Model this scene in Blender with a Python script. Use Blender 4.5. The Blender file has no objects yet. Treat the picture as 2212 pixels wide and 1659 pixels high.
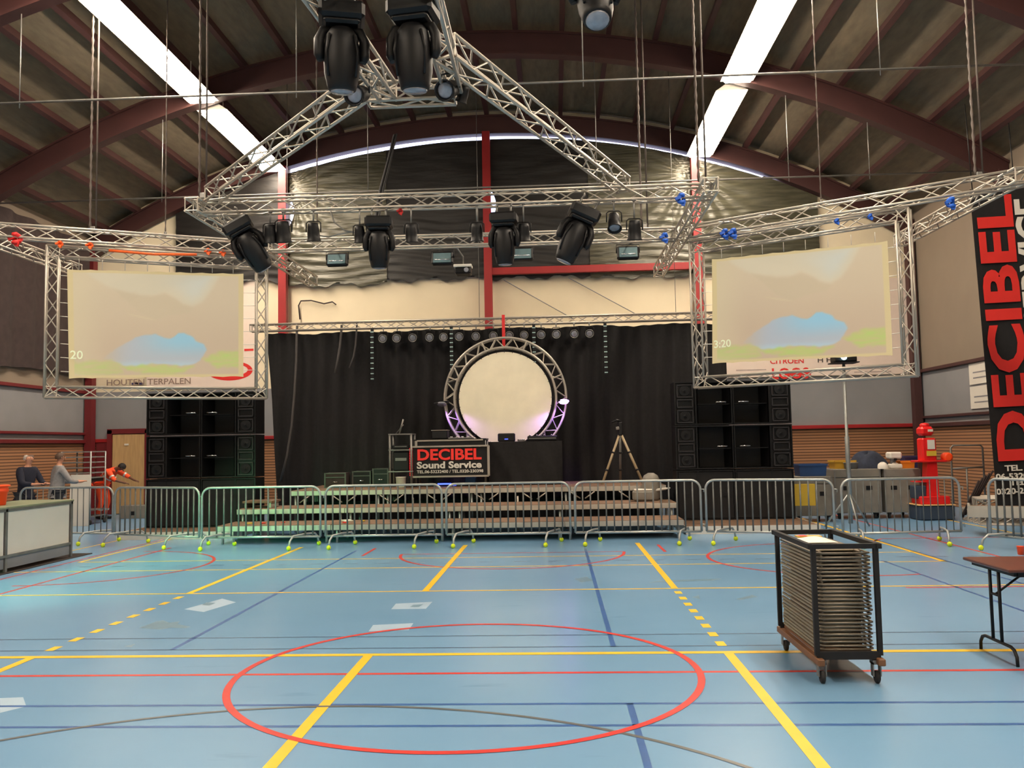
import bpy, bmesh, math, random
from mathutils import Vector, Matrix, noise
random.seed(7)
PI = math.pi
SC = bpy.context.scene
COL = SC.collection

# ---------------------------------------------------------------- camera
W, H = 2212, 1659
F_PX, YAW, PITCH, ROLL, CAM_Z = 1878.66, 0.04796, 0.0694, -0.018727, 1.775
_f = Vector((-math.sin(YAW)*math.cos(PITCH), math.cos(YAW)*math.cos(PITCH), math.sin(PITCH)))
_r = Vector((math.cos(YAW), math.sin(YAW), 0))
_u = _r.cross(_f)
_c, _s = math.cos(ROLL), math.sin(ROLL)
RIGHT = _c*_r + _s*_u
UP = -_s*_r + _c*_u
FWD = _f
EYE = Vector((0, 0, CAM_Z))
cam = bpy.data.cameras.new('camera')
cam.sensor_fit = 'HORIZONTAL'; cam.sensor_width = 36.0; cam.lens = F_PX/W*36.0
cam.clip_start = 0.05; cam.clip_end = 200
camo = bpy.data.objects.new('camera', cam); COL.objects.link(camo)
m = Matrix((RIGHT, UP, -FWD)).transposed().to_4x4(); m.translation = EYE
camo.matrix_world = m
SC.camera = camo

# ---------------------------------------------------------------- world, exposure
wd = bpy.data.worlds.new('world'); SC.world = wd; wd.use_nodes = True
wd.node_tree.nodes['Background'].inputs[0].default_value = (0.75, 0.82, 1, 1)
wd.node_tree.nodes['Background'].inputs[1].default_value = 0.6
SC.view_settings.view_transform = 'Standard'; SC.view_settings.look = 'None'
SC.view_settings.gamma = 1; SC.view_settings.use_curve_mapping = False
SC.view_settings.exposure = 0.27
SC.cycles.use_denoising = True
SC.cycles.max_bounces = 6; SC.cycles.diffuse_bounces = 4; SC.cycles.glossy_bounces = 3
SC.cycles.transparent_max_bounces = 6; SC.cycles.caustics_reflective = False
STRIP_POWER = 44.0          # emission of the ceiling strip lights
def lamp(kind, name, loc, aim, power, color, **kw):
    l = bpy.data.lights.new(name, kind); l.energy = power; l.color = color
    for k, v in kw.items(): setattr(l, k, v)
    o = bpy.data.objects.new(name, l); COL.objects.link(o); o.location = loc
    o.rotation_euler = (Vector(aim)-Vector(loc)).to_track_quat('-Z', 'Y').to_euler()
    return o
lamp('SPOT', 'green_stage_light', (-7.7, 9.6, 1.9), (-6.1, 15.6, 0.1), 1000, (0.2, 1, 0.42), spot_size=math.radians(40), spot_blend=1.0, shadow_soft_size=0.12)
lamp('SPOT', 'green_floor_light', (-9.6, 7.5, 3.0), (-6.6, 11.8, 0), 1300, (0.2, 1, 0.6), spot_size=math.radians(50), spot_blend=1.0, shadow_soft_size=0.2)
lamp('SPOT', 'violet_light_left', (-2.56, 19.75, 2.62), (-2.0, 19.95, 1.6), 60, (0.42, 0.2, 1), spot_size=math.radians(100), spot_blend=0.6, shadow_soft_size=0.05)
lamp('SPOT', 'violet_light_right', (0.22, 19.75, 2.62), (-0.3, 19.95, 1.6), 60, (0.42, 0.2, 1), spot_size=math.radians(100), spot_blend=0.6, shadow_soft_size=0.05)

# ---------------------------------------------------------------- pixel helpers (photo pixel -> point in the hall)
def ray(x, y):
    return ((x-W/2)/F_PX*RIGHT - (y-H/2)/F_PX*UP + FWD)
def at(x, y, Y):
    d = ray(x, y); return EYE + d*(Y/d.y)
def fl(x, y, z=0.0):
    d = ray(x, y); return EYE + d*((z-CAM_Z)/d.z)
def onplane(x, y, A, B):
    n = Vector((B[1]-A[1], A[0]-B[0], 0)); d = ray(x, y)
    return EYE + d*((Vector((A[0], A[1], 0))-EYE).dot(n)/d.dot(n))

# ---------------------------------------------------------------- materials
def lin(c):
    return tuple(((v/255)/12.92 if v/255 <= .04045 else ((v/255+.055)/1.055)**2.4) for v in c)
MATS = {}
def mat(name, c, rough=.6, metal=0., vary=.12, scale=6., bump=0., emit=0., spec=None, stretch=(1, 1, 1), coat=0.):
    if name in MATS: return MATS[name]
    m = bpy.data.materials.new(name); m.use_nodes = True; nt = m.node_tree; N = nt.nodes; L = nt.links
    b = N['Principled BSDF']; col = lin(c)
    b.inputs['Roughness'].default_value = rough; b.inputs['Metallic'].default_value = metal
    if coat: b.inputs['Coat Weight'].default_value = coat; b.inputs['Coat Roughness'].default_value = .12
    if spec is not None: b.inputs['Specular IOR Level'].default_value = spec
    tc = N.new('ShaderNodeTexCoord'); mp = N.new('ShaderNodeMapping'); mp.inputs['Scale'].default_value = stretch
    no = N.new('ShaderNodeTexNoise'); no.inputs['Scale'].default_value = scale; no.inputs['Detail'].default_value = 5
    L.new(tc.outputs['Object'], mp.inputs[0]); L.new(mp.outputs[0], no.inputs['Vector'])
    rp = N.new('ShaderNodeValToRGB')
    rp.color_ramp.elements[0].position = .3; rp.color_ramp.elements[1].position = .7
    rp.color_ramp.elements[0].color = (*[v*(1-vary) for v in col], 1)
    rp.color_ramp.elements[1].color = (*[min(1, v*(1+vary)) for v in col], 1)
    L.new(no.outputs['Fac'], rp.inputs[0]); L.new(rp.outputs[0], b.inputs['Base Color'])
    if bump:
        bp = N.new('ShaderNodeBump'); bp.inputs['Strength'].default_value = bump; bp.inputs['Distance'].default_value = .02
        L.new(no.outputs['Fac'], bp.inputs['Height']); L.new(bp.outputs[0], b.inputs['Normal'])
    if emit:
        L.new(rp.outputs[0], b.inputs['Emission Color']); b.inputs['Emission Strength'].default_value = emit
    MATS[name] = m; return m

ALU = mat('aluminium', (176, 168, 156), .4, .5, .06, 3)
GALV = mat('galvanised', (165, 168, 165), .42, .55, .12, 8)
STEEL = mat('dull_steel', (130, 128, 124), .45, .6, .15, 6)
BLACK = mat('black_housing', (12, 11, 13), .5, 0, .2, 5, spec=.35)
BLACKM = mat('black_matt', (17, 16, 18), .8, 0, .25, 9)
CLOTH = mat('black_cloth', (25, 23, 24), .95, 0, .2, 14, .3)
TARP = mat('dark_plastic_sheet', (26, 23, 21), .5, 0.0, .3, 3.5, .5, stretch=(.5, 1, 3)); TARP_LIT = mat('lit_plastic_sheet', (74, 72, 58), .3, .15, .4, 3.5, 1.0, stretch=(.5, 1, 4))  # second one: same black plastic, strip-light shine put into its lighter colour
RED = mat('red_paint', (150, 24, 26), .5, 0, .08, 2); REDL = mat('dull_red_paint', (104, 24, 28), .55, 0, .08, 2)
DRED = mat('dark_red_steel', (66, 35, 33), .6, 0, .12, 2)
CREAM = mat('cream_wall', (228, 214, 184), .8, 0, .04, 1.2); CREAM_DIM = mat('shaded_cream_wall', (134, 120, 104), .8, 0, .04, 1.2)  # second one: cream of the side walls, their weaker light put into the colour
GREYW = mat('grey_wall', (132, 131, 133), .75, 0, .05, 1.5)
BOARD = mat('woodwool_board', (118, 106, 86), .95, 0, .16, 9, .4, stretch=(1, .25, 1))
WHITE = mat('white_board', (214, 208, 196), .6, 0, .03, 2)
OFFW = mat('offwhite_cloth', (244, 234, 206), .9, 0, .05, 2.5)
PLY = mat('brown_plywood', (112, 86, 66), .7, 0, .25, 5, .1)
DECKE = mat('deck_edge_aluminium', (178, 172, 160), .45, .35, .08, 5)
WOOD = mat('light_wood', (186, 152, 104), .55, 0, .12, 4, stretch=(6, 6, .6))
BROWN = mat('brown_wood', (112, 74, 46), .6, 0, .18, 4)
TABLE = mat('dark_brown_laminate', (86, 46, 34), .35, 0, .15, 6)
TBALL = mat('tennis_felt', (208, 222, 40), .95, 0, .1, 60, .3)
ORANGE = mat('orange_plastic', (255, 78, 22), .5, 0, .04, 3)
HIVIS = mat('hivis_orange', (255, 84, 40), .8, 0, .08, 8)
REFLT = mat('reflective_tape', (205, 205, 200), .35, .3, .05, 10)
SKIN = mat('skin', (196, 140, 112), .55, 0, .06, 20)
SKIND = mat('skin_brown', (110, 74, 56), .55, 0, .06, 20)
HAIRD = mat('dark_hair', (28, 22, 20), .7, 0, .2, 40)
HAIRB = mat('brown_hair', (88, 66, 52), .7, 0, .2, 40)
HAIRG = mat('grey_hair', (190, 178, 168), .8, 0, .1, 40)
NAVY = mat('navy_cloth', (26, 28, 44), .9, 0, .15, 18)
GREYC = mat('grey_cloth', (142, 138, 138), .9, 0, .15, 18)
TROUS = mat('dark_trousers', (44, 44, 48), .9, 0, .15, 18)
BLUEP = mat('blue_plastic', (36, 72, 122), .5, 0, .08, 3)
YELP = mat('yellow_plastic', (206, 160, 50), .5, 0, .08, 3)
YELL = mat('yellow_board', (206, 172, 52), .6, 0, .06, 3)
MACH = mat('machine_red', (214, 26, 26), .4, 0, .05, 3)
CASEG = mat('grey_case', (124, 118, 108), .6, .1, .12, 5)
LENS = mat('lamp_lens', (150, 150, 158), .15, .2, .2, 12)
LGLASS = mat('glass_front', (120, 145, 150), .12, .3, .12, 6)
BLUES = mat('blue_strap', (24, 88, 190), .6, 0, .1, 20)
ORS = mat('orange_strap', (240, 98, 34), .6, 0, .1, 20)
REDS = mat('red_strap', (206, 34, 34), .6, 0, .1, 20)
RUBBER = mat('rubber', (32, 30, 30), .85, 0, .2, 20)
CHAIRP = mat('taupe_plastic', (122, 112, 92), .6, 0, .1, 8)
CHAIRT = mat('taupe_tube', (116, 106, 92), .4, .4, .1, 8)
CHROME = mat('chrome', (215, 215, 215), .2, .9, .05, 5)
MATR = mat('dark_mat', (46, 38, 36), .9, 0, .2, 9)
BARTOP = mat('bar_top', (128, 134, 108), .5, 0, .1, 5)
REDT = mat('red_lettering', (214, 40, 34), .6, 0, .03, 5)
WHT = mat('white_lettering', (222, 218, 208), .6, 0, .03, 5)
DARKT = mat('dark_lettering', (70, 62, 58), .6, 0, .05, 5)
BROWNH = mat('brown_hanging', (58, 46, 44), .95, 0, .2, 6, .3)

def emis(name, c, s):
    m = bpy.data.materials.new(name); m.use_nodes = True; b = m.node_tree.nodes['Principled BSDF']
    b.inputs['Base Color'].default_value = (*lin(c), 1); b.inputs['Emission Color'].default_value = (*lin(c), 1)
    b.inputs['Emission Strength'].default_value = s; return m
TUBE = emis('fluorescent_tubes', (255, 238, 216), STRIP_POWER)
DAY = emis('daylight_pane', (206, 216, 255), 3.2)
LEDR = emis('red_led', (255, 40, 50), 1.6)
LEDW = emis('pale_led', (150, 172, 164), .3)
LEDB = emis('blue_led', (60, 80, 255), 4)
LEDV = emis('violet_led', (206, 140, 255), 16)
PLENS = emis('projector_lens', (190, 240, 255), 8)

# ---------------------------------------------------------------- mesh building
class MB:
    def __init__(s): s.v = []; s.f = []; s.m = []; s.sm = []
    def face(s, idx, mi=0, sm=False): s.f.append(idx); s.m.append(mi); s.sm.append(sm)
    def quad(s, a, b, c, d, mi=0, sm=False):
        n = len(s.v); s.v += [tuple(a), tuple(b), tuple(c), tuple(d)]; s.face((n, n+1, n+2, n+3), mi, sm)
    def poly(s, pts, mi=0):
        n = len(s.v); s.v += [tuple(p) for p in pts]; s.face(tuple(range(n, n+len(pts))), mi)
    def box(s, c, d, mi=0, rot=None, ch=0.0):
        """box centred at c with sizes d; ch bevels the vertical and horizontal edges of top and bottom"""
        x, y, z = d[0]/2, d[1]/2, d[2]/2; n = len(s.v); c = Vector(c)
        if ch > 0:
            k = min(ch, x*.9, y*.9, z*.9); pts = []
            for zz, i in ((-z, k), (-z+k, 0), (z-k, 0), (z, k)):
                a, b = x-i, y-i
                pts += [(-a+k*(i == 0), -b, zz), (a-k*(i == 0), -b, zz), (a, -b+k*(i == 0), zz), (a, b-k*(i == 0), zz),
                        (a-k*(i == 0), b, zz), (-a+k*(i == 0), b, zz), (-a, b-k*(i == 0), zz), (-a, -b+k*(i == 0), zz)]
            for p in pts:
                q = Vector(p)
                if rot: q = rot @ q
                s.v.append(tuple(c+q))
            for L in range(3):
                for j in range(8):
                    s.face((n+L*8+j, n+L*8+(j+1) % 8, n+L*8+8+(j+1) % 8, n+L*8+8+j), mi)
            s.face(tuple(n+j for j in range(7, -1, -1)), mi); s.face(tuple(n+24+j for j in range(8)), mi)
            return s
        for p in ((-x, -y, -z), (x, -y, -z), (x, y, -z), (-x, y, -z), (-x, -y, z), (x, -y, z), (x, y, z), (-x, y, z)):
            q = Vector(p)
            if rot: q = rot @ q
            s.v.append(tuple(c+q))
        for f in ((0, 3, 2, 1), (4, 5, 6, 7), (0, 1, 5, 4), (1, 2, 6, 5), (2, 3, 7, 6), (3, 0, 4, 7)):
            s.face(tuple(n+i for i in f), mi)
        return s
    def tube(s, pts, r, n=8, mi=0, closed=False, caps=True):
        pts = [Vector(p) for p in pts]; k = len(pts); base = len(s.v)
        rr = r if isinstance(r, (list, tuple)) else [r]*k
        prev = None
        for i, p in enumerate(pts):
            if closed: t = (pts[(i+1) % k]-pts[i-1])
            else: t = pts[min(i+1, k-1)]-pts[max(i-1, 0)]
            t.normalize()
            if prev is None:
                a = Vector((0, 0, 1)) if abs(t.z) < .9 else Vector((1, 0, 0))
                u = t.cross(a).normalized()
            else: u = (prev-t*prev.dot(t)).normalized()
            prev = u; w = t.cross(u)
            for j in range(n):
                a = 2*PI*j/n; s.v.append(tuple(p+(u*math.cos(a)+w*math.sin(a))*rr[i]))
        for i in range(k if closed else k-1):
            a = base+i*n; b = base+((i+1) % k)*n
            for j in range(n): s.face((a+j, a+(j+1) % n, b+(j+1) % n, b+j), mi, True)
        if not closed and caps:
            s.face(tuple(base+j for j in range(n-1, -1, -1)), mi); s.face(tuple(base+(k-1)*n+j for j in range(n)), mi)
        return s
    def lathe(s, prof, c=(0, 0, 0), n=16, mi=0, rot=None, sx=1, sy=1):
        base = len(s.v); c = Vector(c)
        for r, z in prof:
            for j in range(n):
                a = 2*PI*j/n; q = Vector((r*math.cos(a)*sx, r*math.sin(a)*sy, z))
                if rot: q = rot @ q
                s.v.append(tuple(c+q))
        for i in range(len(prof)-1):
            for j in range(n):
                a = base+i*n; s.face((a+j, a+(j+1) % n, a+n+(j+1) % n, a+n+j), mi, True)
        s.face(tuple(base+j for j in range(n-1, -1, -1)), mi); s.face(tuple(base+(len(prof)-1)*n+j for j in range(n)), mi)
        return s
    def grid(s, fn, nu, nv, mi=0, sm=True):
        b = len(s.v)
        for j in range(nv+1):
            for i in range(nu+1): s.v.append(tuple(fn(i/nu, j/nv)))
        for j in range(nv):
            for i in range(nu):
                a = b+j*(nu+1)+i; s.face((a, a+1, a+nu+2, a+nu+1), mi, sm)
        return s
    def build(s, name, mats, parent=None):
        me = bpy.data.meshes.new(name); me.from_pydata(s.v, [], s.f)
        if not isinstance(mats, (list, tuple)): mats = [mats]
        for m_ in mats: me.materials.append(m_)
        me.polygons.foreach_set('material_index', s.m); me.polygons.foreach_set('use_smooth', s.sm); me.update()
        o = bpy.data.objects.new(name, me); COL.objects.link(o)
        if parent is not None: o.parent = parent
        return o
def thing(name, label, cat, loc=(0, 0, 0), rz=0, group=None, rot=None):
    o = bpy.data.objects.new(name, None); COL.objects.link(o); o.location = loc
    o.rotation_euler = rot if rot else (0, 0, rz); o['label'] = label; o['category'] = cat
    if group: o['group'] = group
    o.empty_display_size = .1
    return o
def tag(o, label, cat, group=None, kind=None):
    o['label'] = label; o['category'] = cat
    if group: o['group'] = group
    if kind: o['kind'] = kind
    return o
def struct(o): o['kind'] = 'structure'; return o
KIDS = {}
def dup(root, loc, rz=0, label=None, group=None, rot=None):
    r = root.copy(); COL.objects.link(r); r.location = loc; r.rotation_euler = rot if rot else (0, 0, rz)
    if label: r['label'] = label
    if group: r['group'] = group
    for ch in root.children:
        c = ch.copy(); COL.objects.link(c); c.parent = r
        for g in ch.children:
            d = g.copy(); COL.objects.link(d); d.parent = c
    return r
def text(s, size, name, material, parent, loc, rot=(PI/2, 0, 0), bold=0.0, sx=1.0, thick=.004, align='LEFT'):
    cu = bpy.data.curves.new(name, 'FONT'); cu.body = s; cu.size = size; cu.offset = bold*size; cu.extrude = thick; cu.align_x = align
    cu.resolution_u = 3
    t = bpy.data.objects.new('tmp', cu); COL.objects.link(t)
    bpy.context.view_layer.update()
    me = bpy.data.meshes.new_from_object(t.evaluated_get(bpy.context.evaluated_depsgraph_get()))
    bpy.data.objects.remove(t); bpy.data.curves.remove(cu)
    me.name = name; me.materials.clear(); me.materials.append(material)
    for v in me.vertices: v.co.x *= sx
    o = bpy.data.objects.new(name, me); COL.objects.link(o)
    o.location = loc; o.rotation_euler = rot
    if parent is not None: o.parent = parent
    return o
ORD = ['zeroth', 'first', 'second', 'third', 'fourth', 'fifth', 'sixth', 'seventh', 'eighth', 'ninth', 'tenth', 'eleventh', 'twelfth',
       'thirteenth', 'fourteenth', 'fifteenth', 'sixteenth', 'seventeenth', 'eighteenth', 'nineteenth', 'twentieth', 'twenty-first',
       'twenty-second', 'twenty-third', 'twenty-fourth', 'twenty-fifth', 'twenty-sixth', 'twenty-seventh', 'twenty-eighth']
Z3 = lambda a: Matrix.Rotation(a, 3, 'Z')
X3 = lambda a: Matrix.Rotation(a, 3, 'X')
Y3 = lambda a: Matrix.Rotation(a, 3, 'Y')

# ================================================================ HALL
XL, XR, YB, YF, XC = -13.4, 10.05, 24.5, -8.0, -1.75
R_ARCH, Z_ARCH = 22.0, 10.62             # underside of the arched beams
def arc_z(x, dz=0.0):
    d = x-XC; return Z_ARCH + dz + math.sqrt(R_ARCH**2-d*d) - R_ARCH

# ---- floor with its painted lines
FLR = bpy.data.materials.new('blue_sports_floor'); FLR.use_nodes = True
nt = FLR.node_tree; N = nt.nodes; L = nt.links; b = N['Principled BSDF']
tc = N.new('ShaderNodeTexCoord'); n1 = N.new('ShaderNodeTexNoise'); n1.inputs['Scale'].default_value = .5; n1.inputs['Detail'].default_value = 6
n2 = N.new('ShaderNodeTexNoise'); n2.inputs['Scale'].default_value = 3.0; n2.inputs['Detail'].default_value = 8
mp = N.new('ShaderNodeMapping'); mp.inputs['Scale'].default_value = (.4, 1.6, 1)
L.new(tc.outputs['Object'], n1.inputs[0]); L.new(tc.outputs['Object'], mp.inputs[0]); L.new(mp.outputs[0], n2.inputs[0])
r1 = N.new('ShaderNodeValToRGB'); r1.color_ramp.elements[0].position = .3; r1.color_ramp.elements[1].position = .75
r1.color_ramp.elements[0].color = (*lin((106, 147, 182)), 1); r1.color_ramp.elements[1].color = (*lin((116, 156, 190)), 1)
r2 = N.new('ShaderNodeValToRGB'); r2.color_ramp.elements[0].position = .66; r2.color_ramp.elements[1].position = .78
r2.color_ramp.elements[0].color = (1, 1, 1, 1); r2.color_ramp.elements[1].color = (.78, .8, .82, 1)
mx = N.new('ShaderNodeMix'); mx.data_type = 'RGBA'; mx.blend_type = 'MULTIPLY'; mx.inputs[0].default_value = 1
L.new(n1.outputs['Fac'], r1.inputs[0]); L.new(n2.outputs['Fac'], r2.inputs[0])
L.new(r1.outputs[0], mx.inputs[6]); L.new(r2.outputs[0], mx.inputs[7]); L.new(mx.outputs[2], b.inputs['Base Color'])
b.inputs['Roughness'].default_value = .24; b.inputs['Specular IOR Level'].default_value = .42
LY = mat('line_yellow', (232, 188, 44), .35, 0, .06, 5); LR = mat('line_red', (196, 56, 50), .35, 0, .08, 5)
LB = mat('line_blue', (52, 92, 150), .35, 0, .1, 4); LK = mat('line_grey', (92, 96, 98), .35, 0, .08, 5)
LW = mat('tape_residue', (148, 172, 192), .5, 0, .05, 3); LS = mat('floor_stain', (96, 128, 148), .4, 0, .12, 9)
LBT = mat('line_dark_blue', (58, 84, 112), .35, 0, .1, 4)
fm = MB(); fm.quad((XL, YF, 0), (XR, YF, 0), (XR, YB, 0), (XL, YB, 0), 0)
def fline(x0, y0, x1, y1, w, mi, z=.001):
    a = Vector((x0, y0, z)); c = Vector((x1, y1, z)); t = (c-a).normalized(); n = Vector((-t.y, t.x, 0))*w/2
    fm.quad(a+n, a-n, c-n, c+n, mi)
def farc(cx, cy, r, w, a0, a1, mi, z=.0016, n=64):
    for i in range(n):
        p = a0+(a1-a0)*i/n; q = a0+(a1-a0)*(i+1)/n
        f = lambda a, rr: (cx+rr*math.cos(a), cy+rr*math.sin(a), z)
        fm.quad(f(p, r-w/2), f(p, r+w/2), f(q, r+w/2), f(q, r-w/2), mi)
Y_, R_, B_, K_, T_, S_, D_ = 1, 2, 3, 4, 5, 6, 7
fline(XL, 7.52, XR, 7.52, .08, Y_, .002)
fline(XL, 6.9, XR, 6.9, .05, R_, .0012)
fline(XL, 6.09, XR, 6.09, .04, B_); fline(XL, 5.63, XR, 5.63, .04, B_)
fline(XL, fl(600, 1377).y, XR, fl(600, 1377).y, .025, D_); fline(XL, fl(600, 1402).y, XR, fl(600, 1402).y, .025, D_)
fline(XL, 10.75, XR, 10.75, .05, Y_, .0018)
fline(4.1, 10.63, XR, 10.63, .05, R_)
fline(-9, 12.83, 5.53, 12.83, .05, Y_); fline(5.95, 12.83, XR, 12.83, .05, Y_)
fline(-7.75, 13.9, 5.6, 13.9, .05, Y_)
for i in range(30): fline(-9+i*.52, 13.35, -8.78+i*.52, 13.35, .035, D_)
for X, segs in ((-1.63, ((YF, 7.52), (10.75, 15.6))), (1.41, ((YF, 7.52), (10.75, 15.6))), (-4.59, ((YF, 7.52), (10.75, 15.6)))):
    for a, c in segs: fline(X, a, X, c, .08, Y_, .0022)
for X in (1.41, -4.59):
    for i in range(8): fline(X, 7.75+i*.375, X, 7.92+i*.375, .08, Y_, .0022)
fline(5.5, 12.8, 5.5, 20, .08, Y_); fline(8.3, 14, 8.3, 22, .06, Y_)
fline(-7.75, 13.9, -7.75, 22, .06, Y_); fline(-8.8, 12, -8.8, 22, .05, Y_)
fline(-7.08, 9, -7.08, 15.8, .05, R_); fline(-7.9, 11, -7.9, 19, .04, R_)
fline(6.48, 12.9, 6.48, 21, .05, R_); fline(5.7, 15.75, 9.5, 15.75, .05, R_); fline(5.0, 14.8, 5.7, 15.75, .05, R_)
fline(-3.46, 7.75, -3.46, 15, .045, B_); fline(.47, 7.75, .47, 15, .045, B_); fline(.47, YF, .47, 6.09, .045, B_)
fline(4.69, 6, 4.69, 13, .04, B_); fline(5.55, 6, 5.55, 16, .04, B_); fline(-5.3, 1, -5.3, 6.09, .04, B_)
farc(-.727, 6.944, 1.8, .055, 0, 2*PI, R_, .003, 96)
farc(-.74, 14.4, 1.82, .05, PI, 2*PI, R_); fline(-2.55, 14.4, 1.08, 14.4, .04, R_); farc(4.12, 13.4, 1.83, .05, PI*.4, PI*1.6, R_); farc(-7.34, 13.4, 1.88, .05, -PI*.5, PI*.5, R_)
farc(fl(746, 1526).x, fl(746, 1526).y-3.28, 3.28, .035, .1, PI-.1, K_, .0026, 96)
fline(-3.19, 15.3, -3.19, 14.26, .05, R_); fline(1.74, 15.3, 1.74, 14.3, .05, R_)
def fpoly(pts, mi, z=.0008): fm.poly([tuple(fl(*p, z)) for p in pts], mi)
fpoly([(398, 1316), (440, 1322), (510, 1301), (480, 1293)], T_); fpoly([(845, 1316), (920, 1315), (934, 1300), (855, 1304)], T_)
fpoly([(796, 1364), (883, 1361), (893, 1346), (806, 1350)], T_, .0004); fpoly([(0, 1540), (57, 1526), (50, 1506), (0, 1508)], T_)
fpoly([(436, 1307), (452, 1308), (466, 1303), (446, 1301)], S_, .0013); fpoly([(885, 1311), (905, 1311), (915, 1305), (893, 1307)], S_, .0013)
fpoly([(300, 1356), (322, 1348), (338, 1342), (352, 1340), (366, 1345), (388, 1342), (384, 1348), (412, 1354), (400, 1357), (370, 1356), (345, 1360)], S_)
fpoly([(268, 1396), (292, 1391), (284, 1398)], S_); fpoly([(1240, 1250), (1268, 1246), (1280, 1254), (1255, 1258)], S_)
fpoly([(1495, 1290), (1510, 1286), (1512, 1294)], S_); fpoly([(1590, 1294), (1625, 1285), (1636, 1289), (1600, 1296)], S_)
fpoly([(1400, 1258), (1430, 1254), (1560, 1250), (1540, 1254)], S_)
fm.quad((XL, YF, -.02), (XL, YB, -.02), (XR, YB, -.02), (XR, YF, -.02), 0)
struct(fm.build('floor', [FLR, LY, LR, LB, LK, LW, LS, LBT]))

# ---- walls
BRICK = bpy.data.materials.new('brick'); BRICK.use_nodes = True
nt = BRICK.node_tree; N = nt.nodes; L = nt.links; b = N['Principled BSDF']; b.inputs['Roughness'].default_value = .9
tc = N.new('ShaderNodeTexCoord'); sp = N.new('ShaderNodeSeparateXYZ'); ad = N.new('ShaderNodeMath'); cb = N.new('ShaderNodeCombineXYZ')
L.new(tc.outputs['Object'], sp.inputs[0]); L.new(sp.outputs[0], ad.inputs[0]); L.new(sp.outputs[1], ad.inputs[1])
L.new(ad.outputs[0], cb.inputs[0]); L.new(sp.outputs[2], cb.inputs[1])
br = N.new('ShaderNodeTexBrick'); L.new(cb.outputs[0], br.inputs['Vector'])
br.inputs['Scale'].default_value = 1; br.inputs['Brick Width'].default_value = 40; br.inputs['Row Height'].default_value = .078
br.inputs['Mortar Size'].default_value = .012; br.inputs['Color1'].default_value = (*lin((164, 116, 80)), 1)
br.inputs['Color2'].default_value = (*lin((146, 102, 68)), 1); br.inputs['Mortar'].default_value = (*lin((80, 52, 34)), 1)
L.new(br.outputs['Color'], b.inputs['Base Color'])
def wallmesh(name, pt, u0, u1, top, upper=None):
    """pt(u,z): brick to 2.05, grey to 3.5, cream above"""
    w = MB()
    for z0, z1, mi in ((0, 2.05, 0), (2.05, 3.5, 1)): w.quad(pt(u0, z0), pt(u1, z0), pt(u1, z1), pt(u0, z1), mi)
    n = 40
    for i in range(n):
        a = u0+(u1-u0)*i/n; c = u0+(u1-u0)*(i+1)/n
        w.quad(pt(a, 3.5), pt(c, 3.5), pt(c, top(c)), pt(a, top(a)), 2)
    return struct(w.build(name, [BRICK, GREYW, upper or CREAM]))
wallmesh('wall_back', lambda u, z: (u, YB, z), XL, XR, lambda u: arc_z(u, .85))
wallmesh('wall_front', lambda u, z: (u, YF, z), XL, XR, lambda u: arc_z(u, .85))
wallmesh('wall_left', lambda u, z: (XL, u, z), YF, YB, lambda u: arc_z(XL, .85), CREAM_DIM)
wallmesh('wall_right', lambda u, z: (XR, u, z), YF, YB, lambda u: arc_z(XR, .85), CREAM_DIM)
def trim(k, c, d, m_=RED): return struct(MB().box(c, d, 0, None, .01).build('trim_%d' % k, m_))
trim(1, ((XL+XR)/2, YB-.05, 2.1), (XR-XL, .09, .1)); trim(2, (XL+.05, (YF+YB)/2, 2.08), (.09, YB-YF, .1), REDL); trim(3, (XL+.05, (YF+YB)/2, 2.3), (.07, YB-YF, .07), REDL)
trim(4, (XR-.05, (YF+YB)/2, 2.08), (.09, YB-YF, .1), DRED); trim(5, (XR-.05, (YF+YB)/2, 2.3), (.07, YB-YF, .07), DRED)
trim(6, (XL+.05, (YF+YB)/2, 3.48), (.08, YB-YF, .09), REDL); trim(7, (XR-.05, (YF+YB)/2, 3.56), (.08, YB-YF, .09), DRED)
trim(8, (1.24, 24.15, 6.64), (5.9, .12, .2))
# ---- roof: boards, purlins, arched beams
cm = MB(); n = 60
for i in range(n):
    a = XL+(XR-XL)*i/n; c = XL+(XR-XL)*(i+1)/n
    cm.quad((a, YF, arc_z(a, .78)), (a, YB, arc_z(a, .78)), (c, YB, arc_z(c, .78)), (c, YF, arc_z(c, .78)), 0, True)
struct(cm.build('ceiling', BOARD))
for i in range(-11, 12):
    th = i*1.06/(R_ARCH+.6); x = XC+(R_ARCH+.6)*math.sin(th); z = arc_z(x, .66)
    if not XL+.1 < x < XR-.1: continue
    struct(MB().box((x, (YF+YB)/2, z), (.11, YB-YF-.02, .22), 0, Y3(th)).build('roof_purlin', DRED))
def arch(y, nm='roof_beam'):
    a = MB(); n = 48; w = .11
    x0, x1 = XL+.02, XR-.02
    for i in range(n):
        p = x0+(x1-x0)*i/n; q = x0+(x1-x0)*(i+1)/n
        def c4(x): return [(x, y-w, arc_z(x)), (x, y+w, arc_z(x)), (x, y+w, arc_z(x, .56)), (x, y-w, arc_z(x, .56))]
        A, B = c4(p), c4(q)
        for k in range(4): a.quad(A[k], B[k], B[(k+1) % 4], A[(k+1) % 4])
        # flanges
        for zz in (0, .5):
            a.quad((p, y-w-.05, arc_z(p, zz)), (q, y-w-.05, arc_z(q, zz)), (q, y-w-.05, arc_z(q, zz+.05)), (p, y-w-.05, arc_z(p, zz+.05)))
            a.quad((p, y-w-.05, arc_z(p, zz)), (p, y-w, arc_z(p, zz)), (q, y-w, arc_z(q, zz)), (q, y-w-.05, arc_z(q, zz)))
    return struct(a.build(nm, DRED))
ARCH_Y = [24.3, 19.25, 14.15, 9.05, 3.95, -1.15, -6.25]
for y in ARCH_Y: arch(y)
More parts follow.
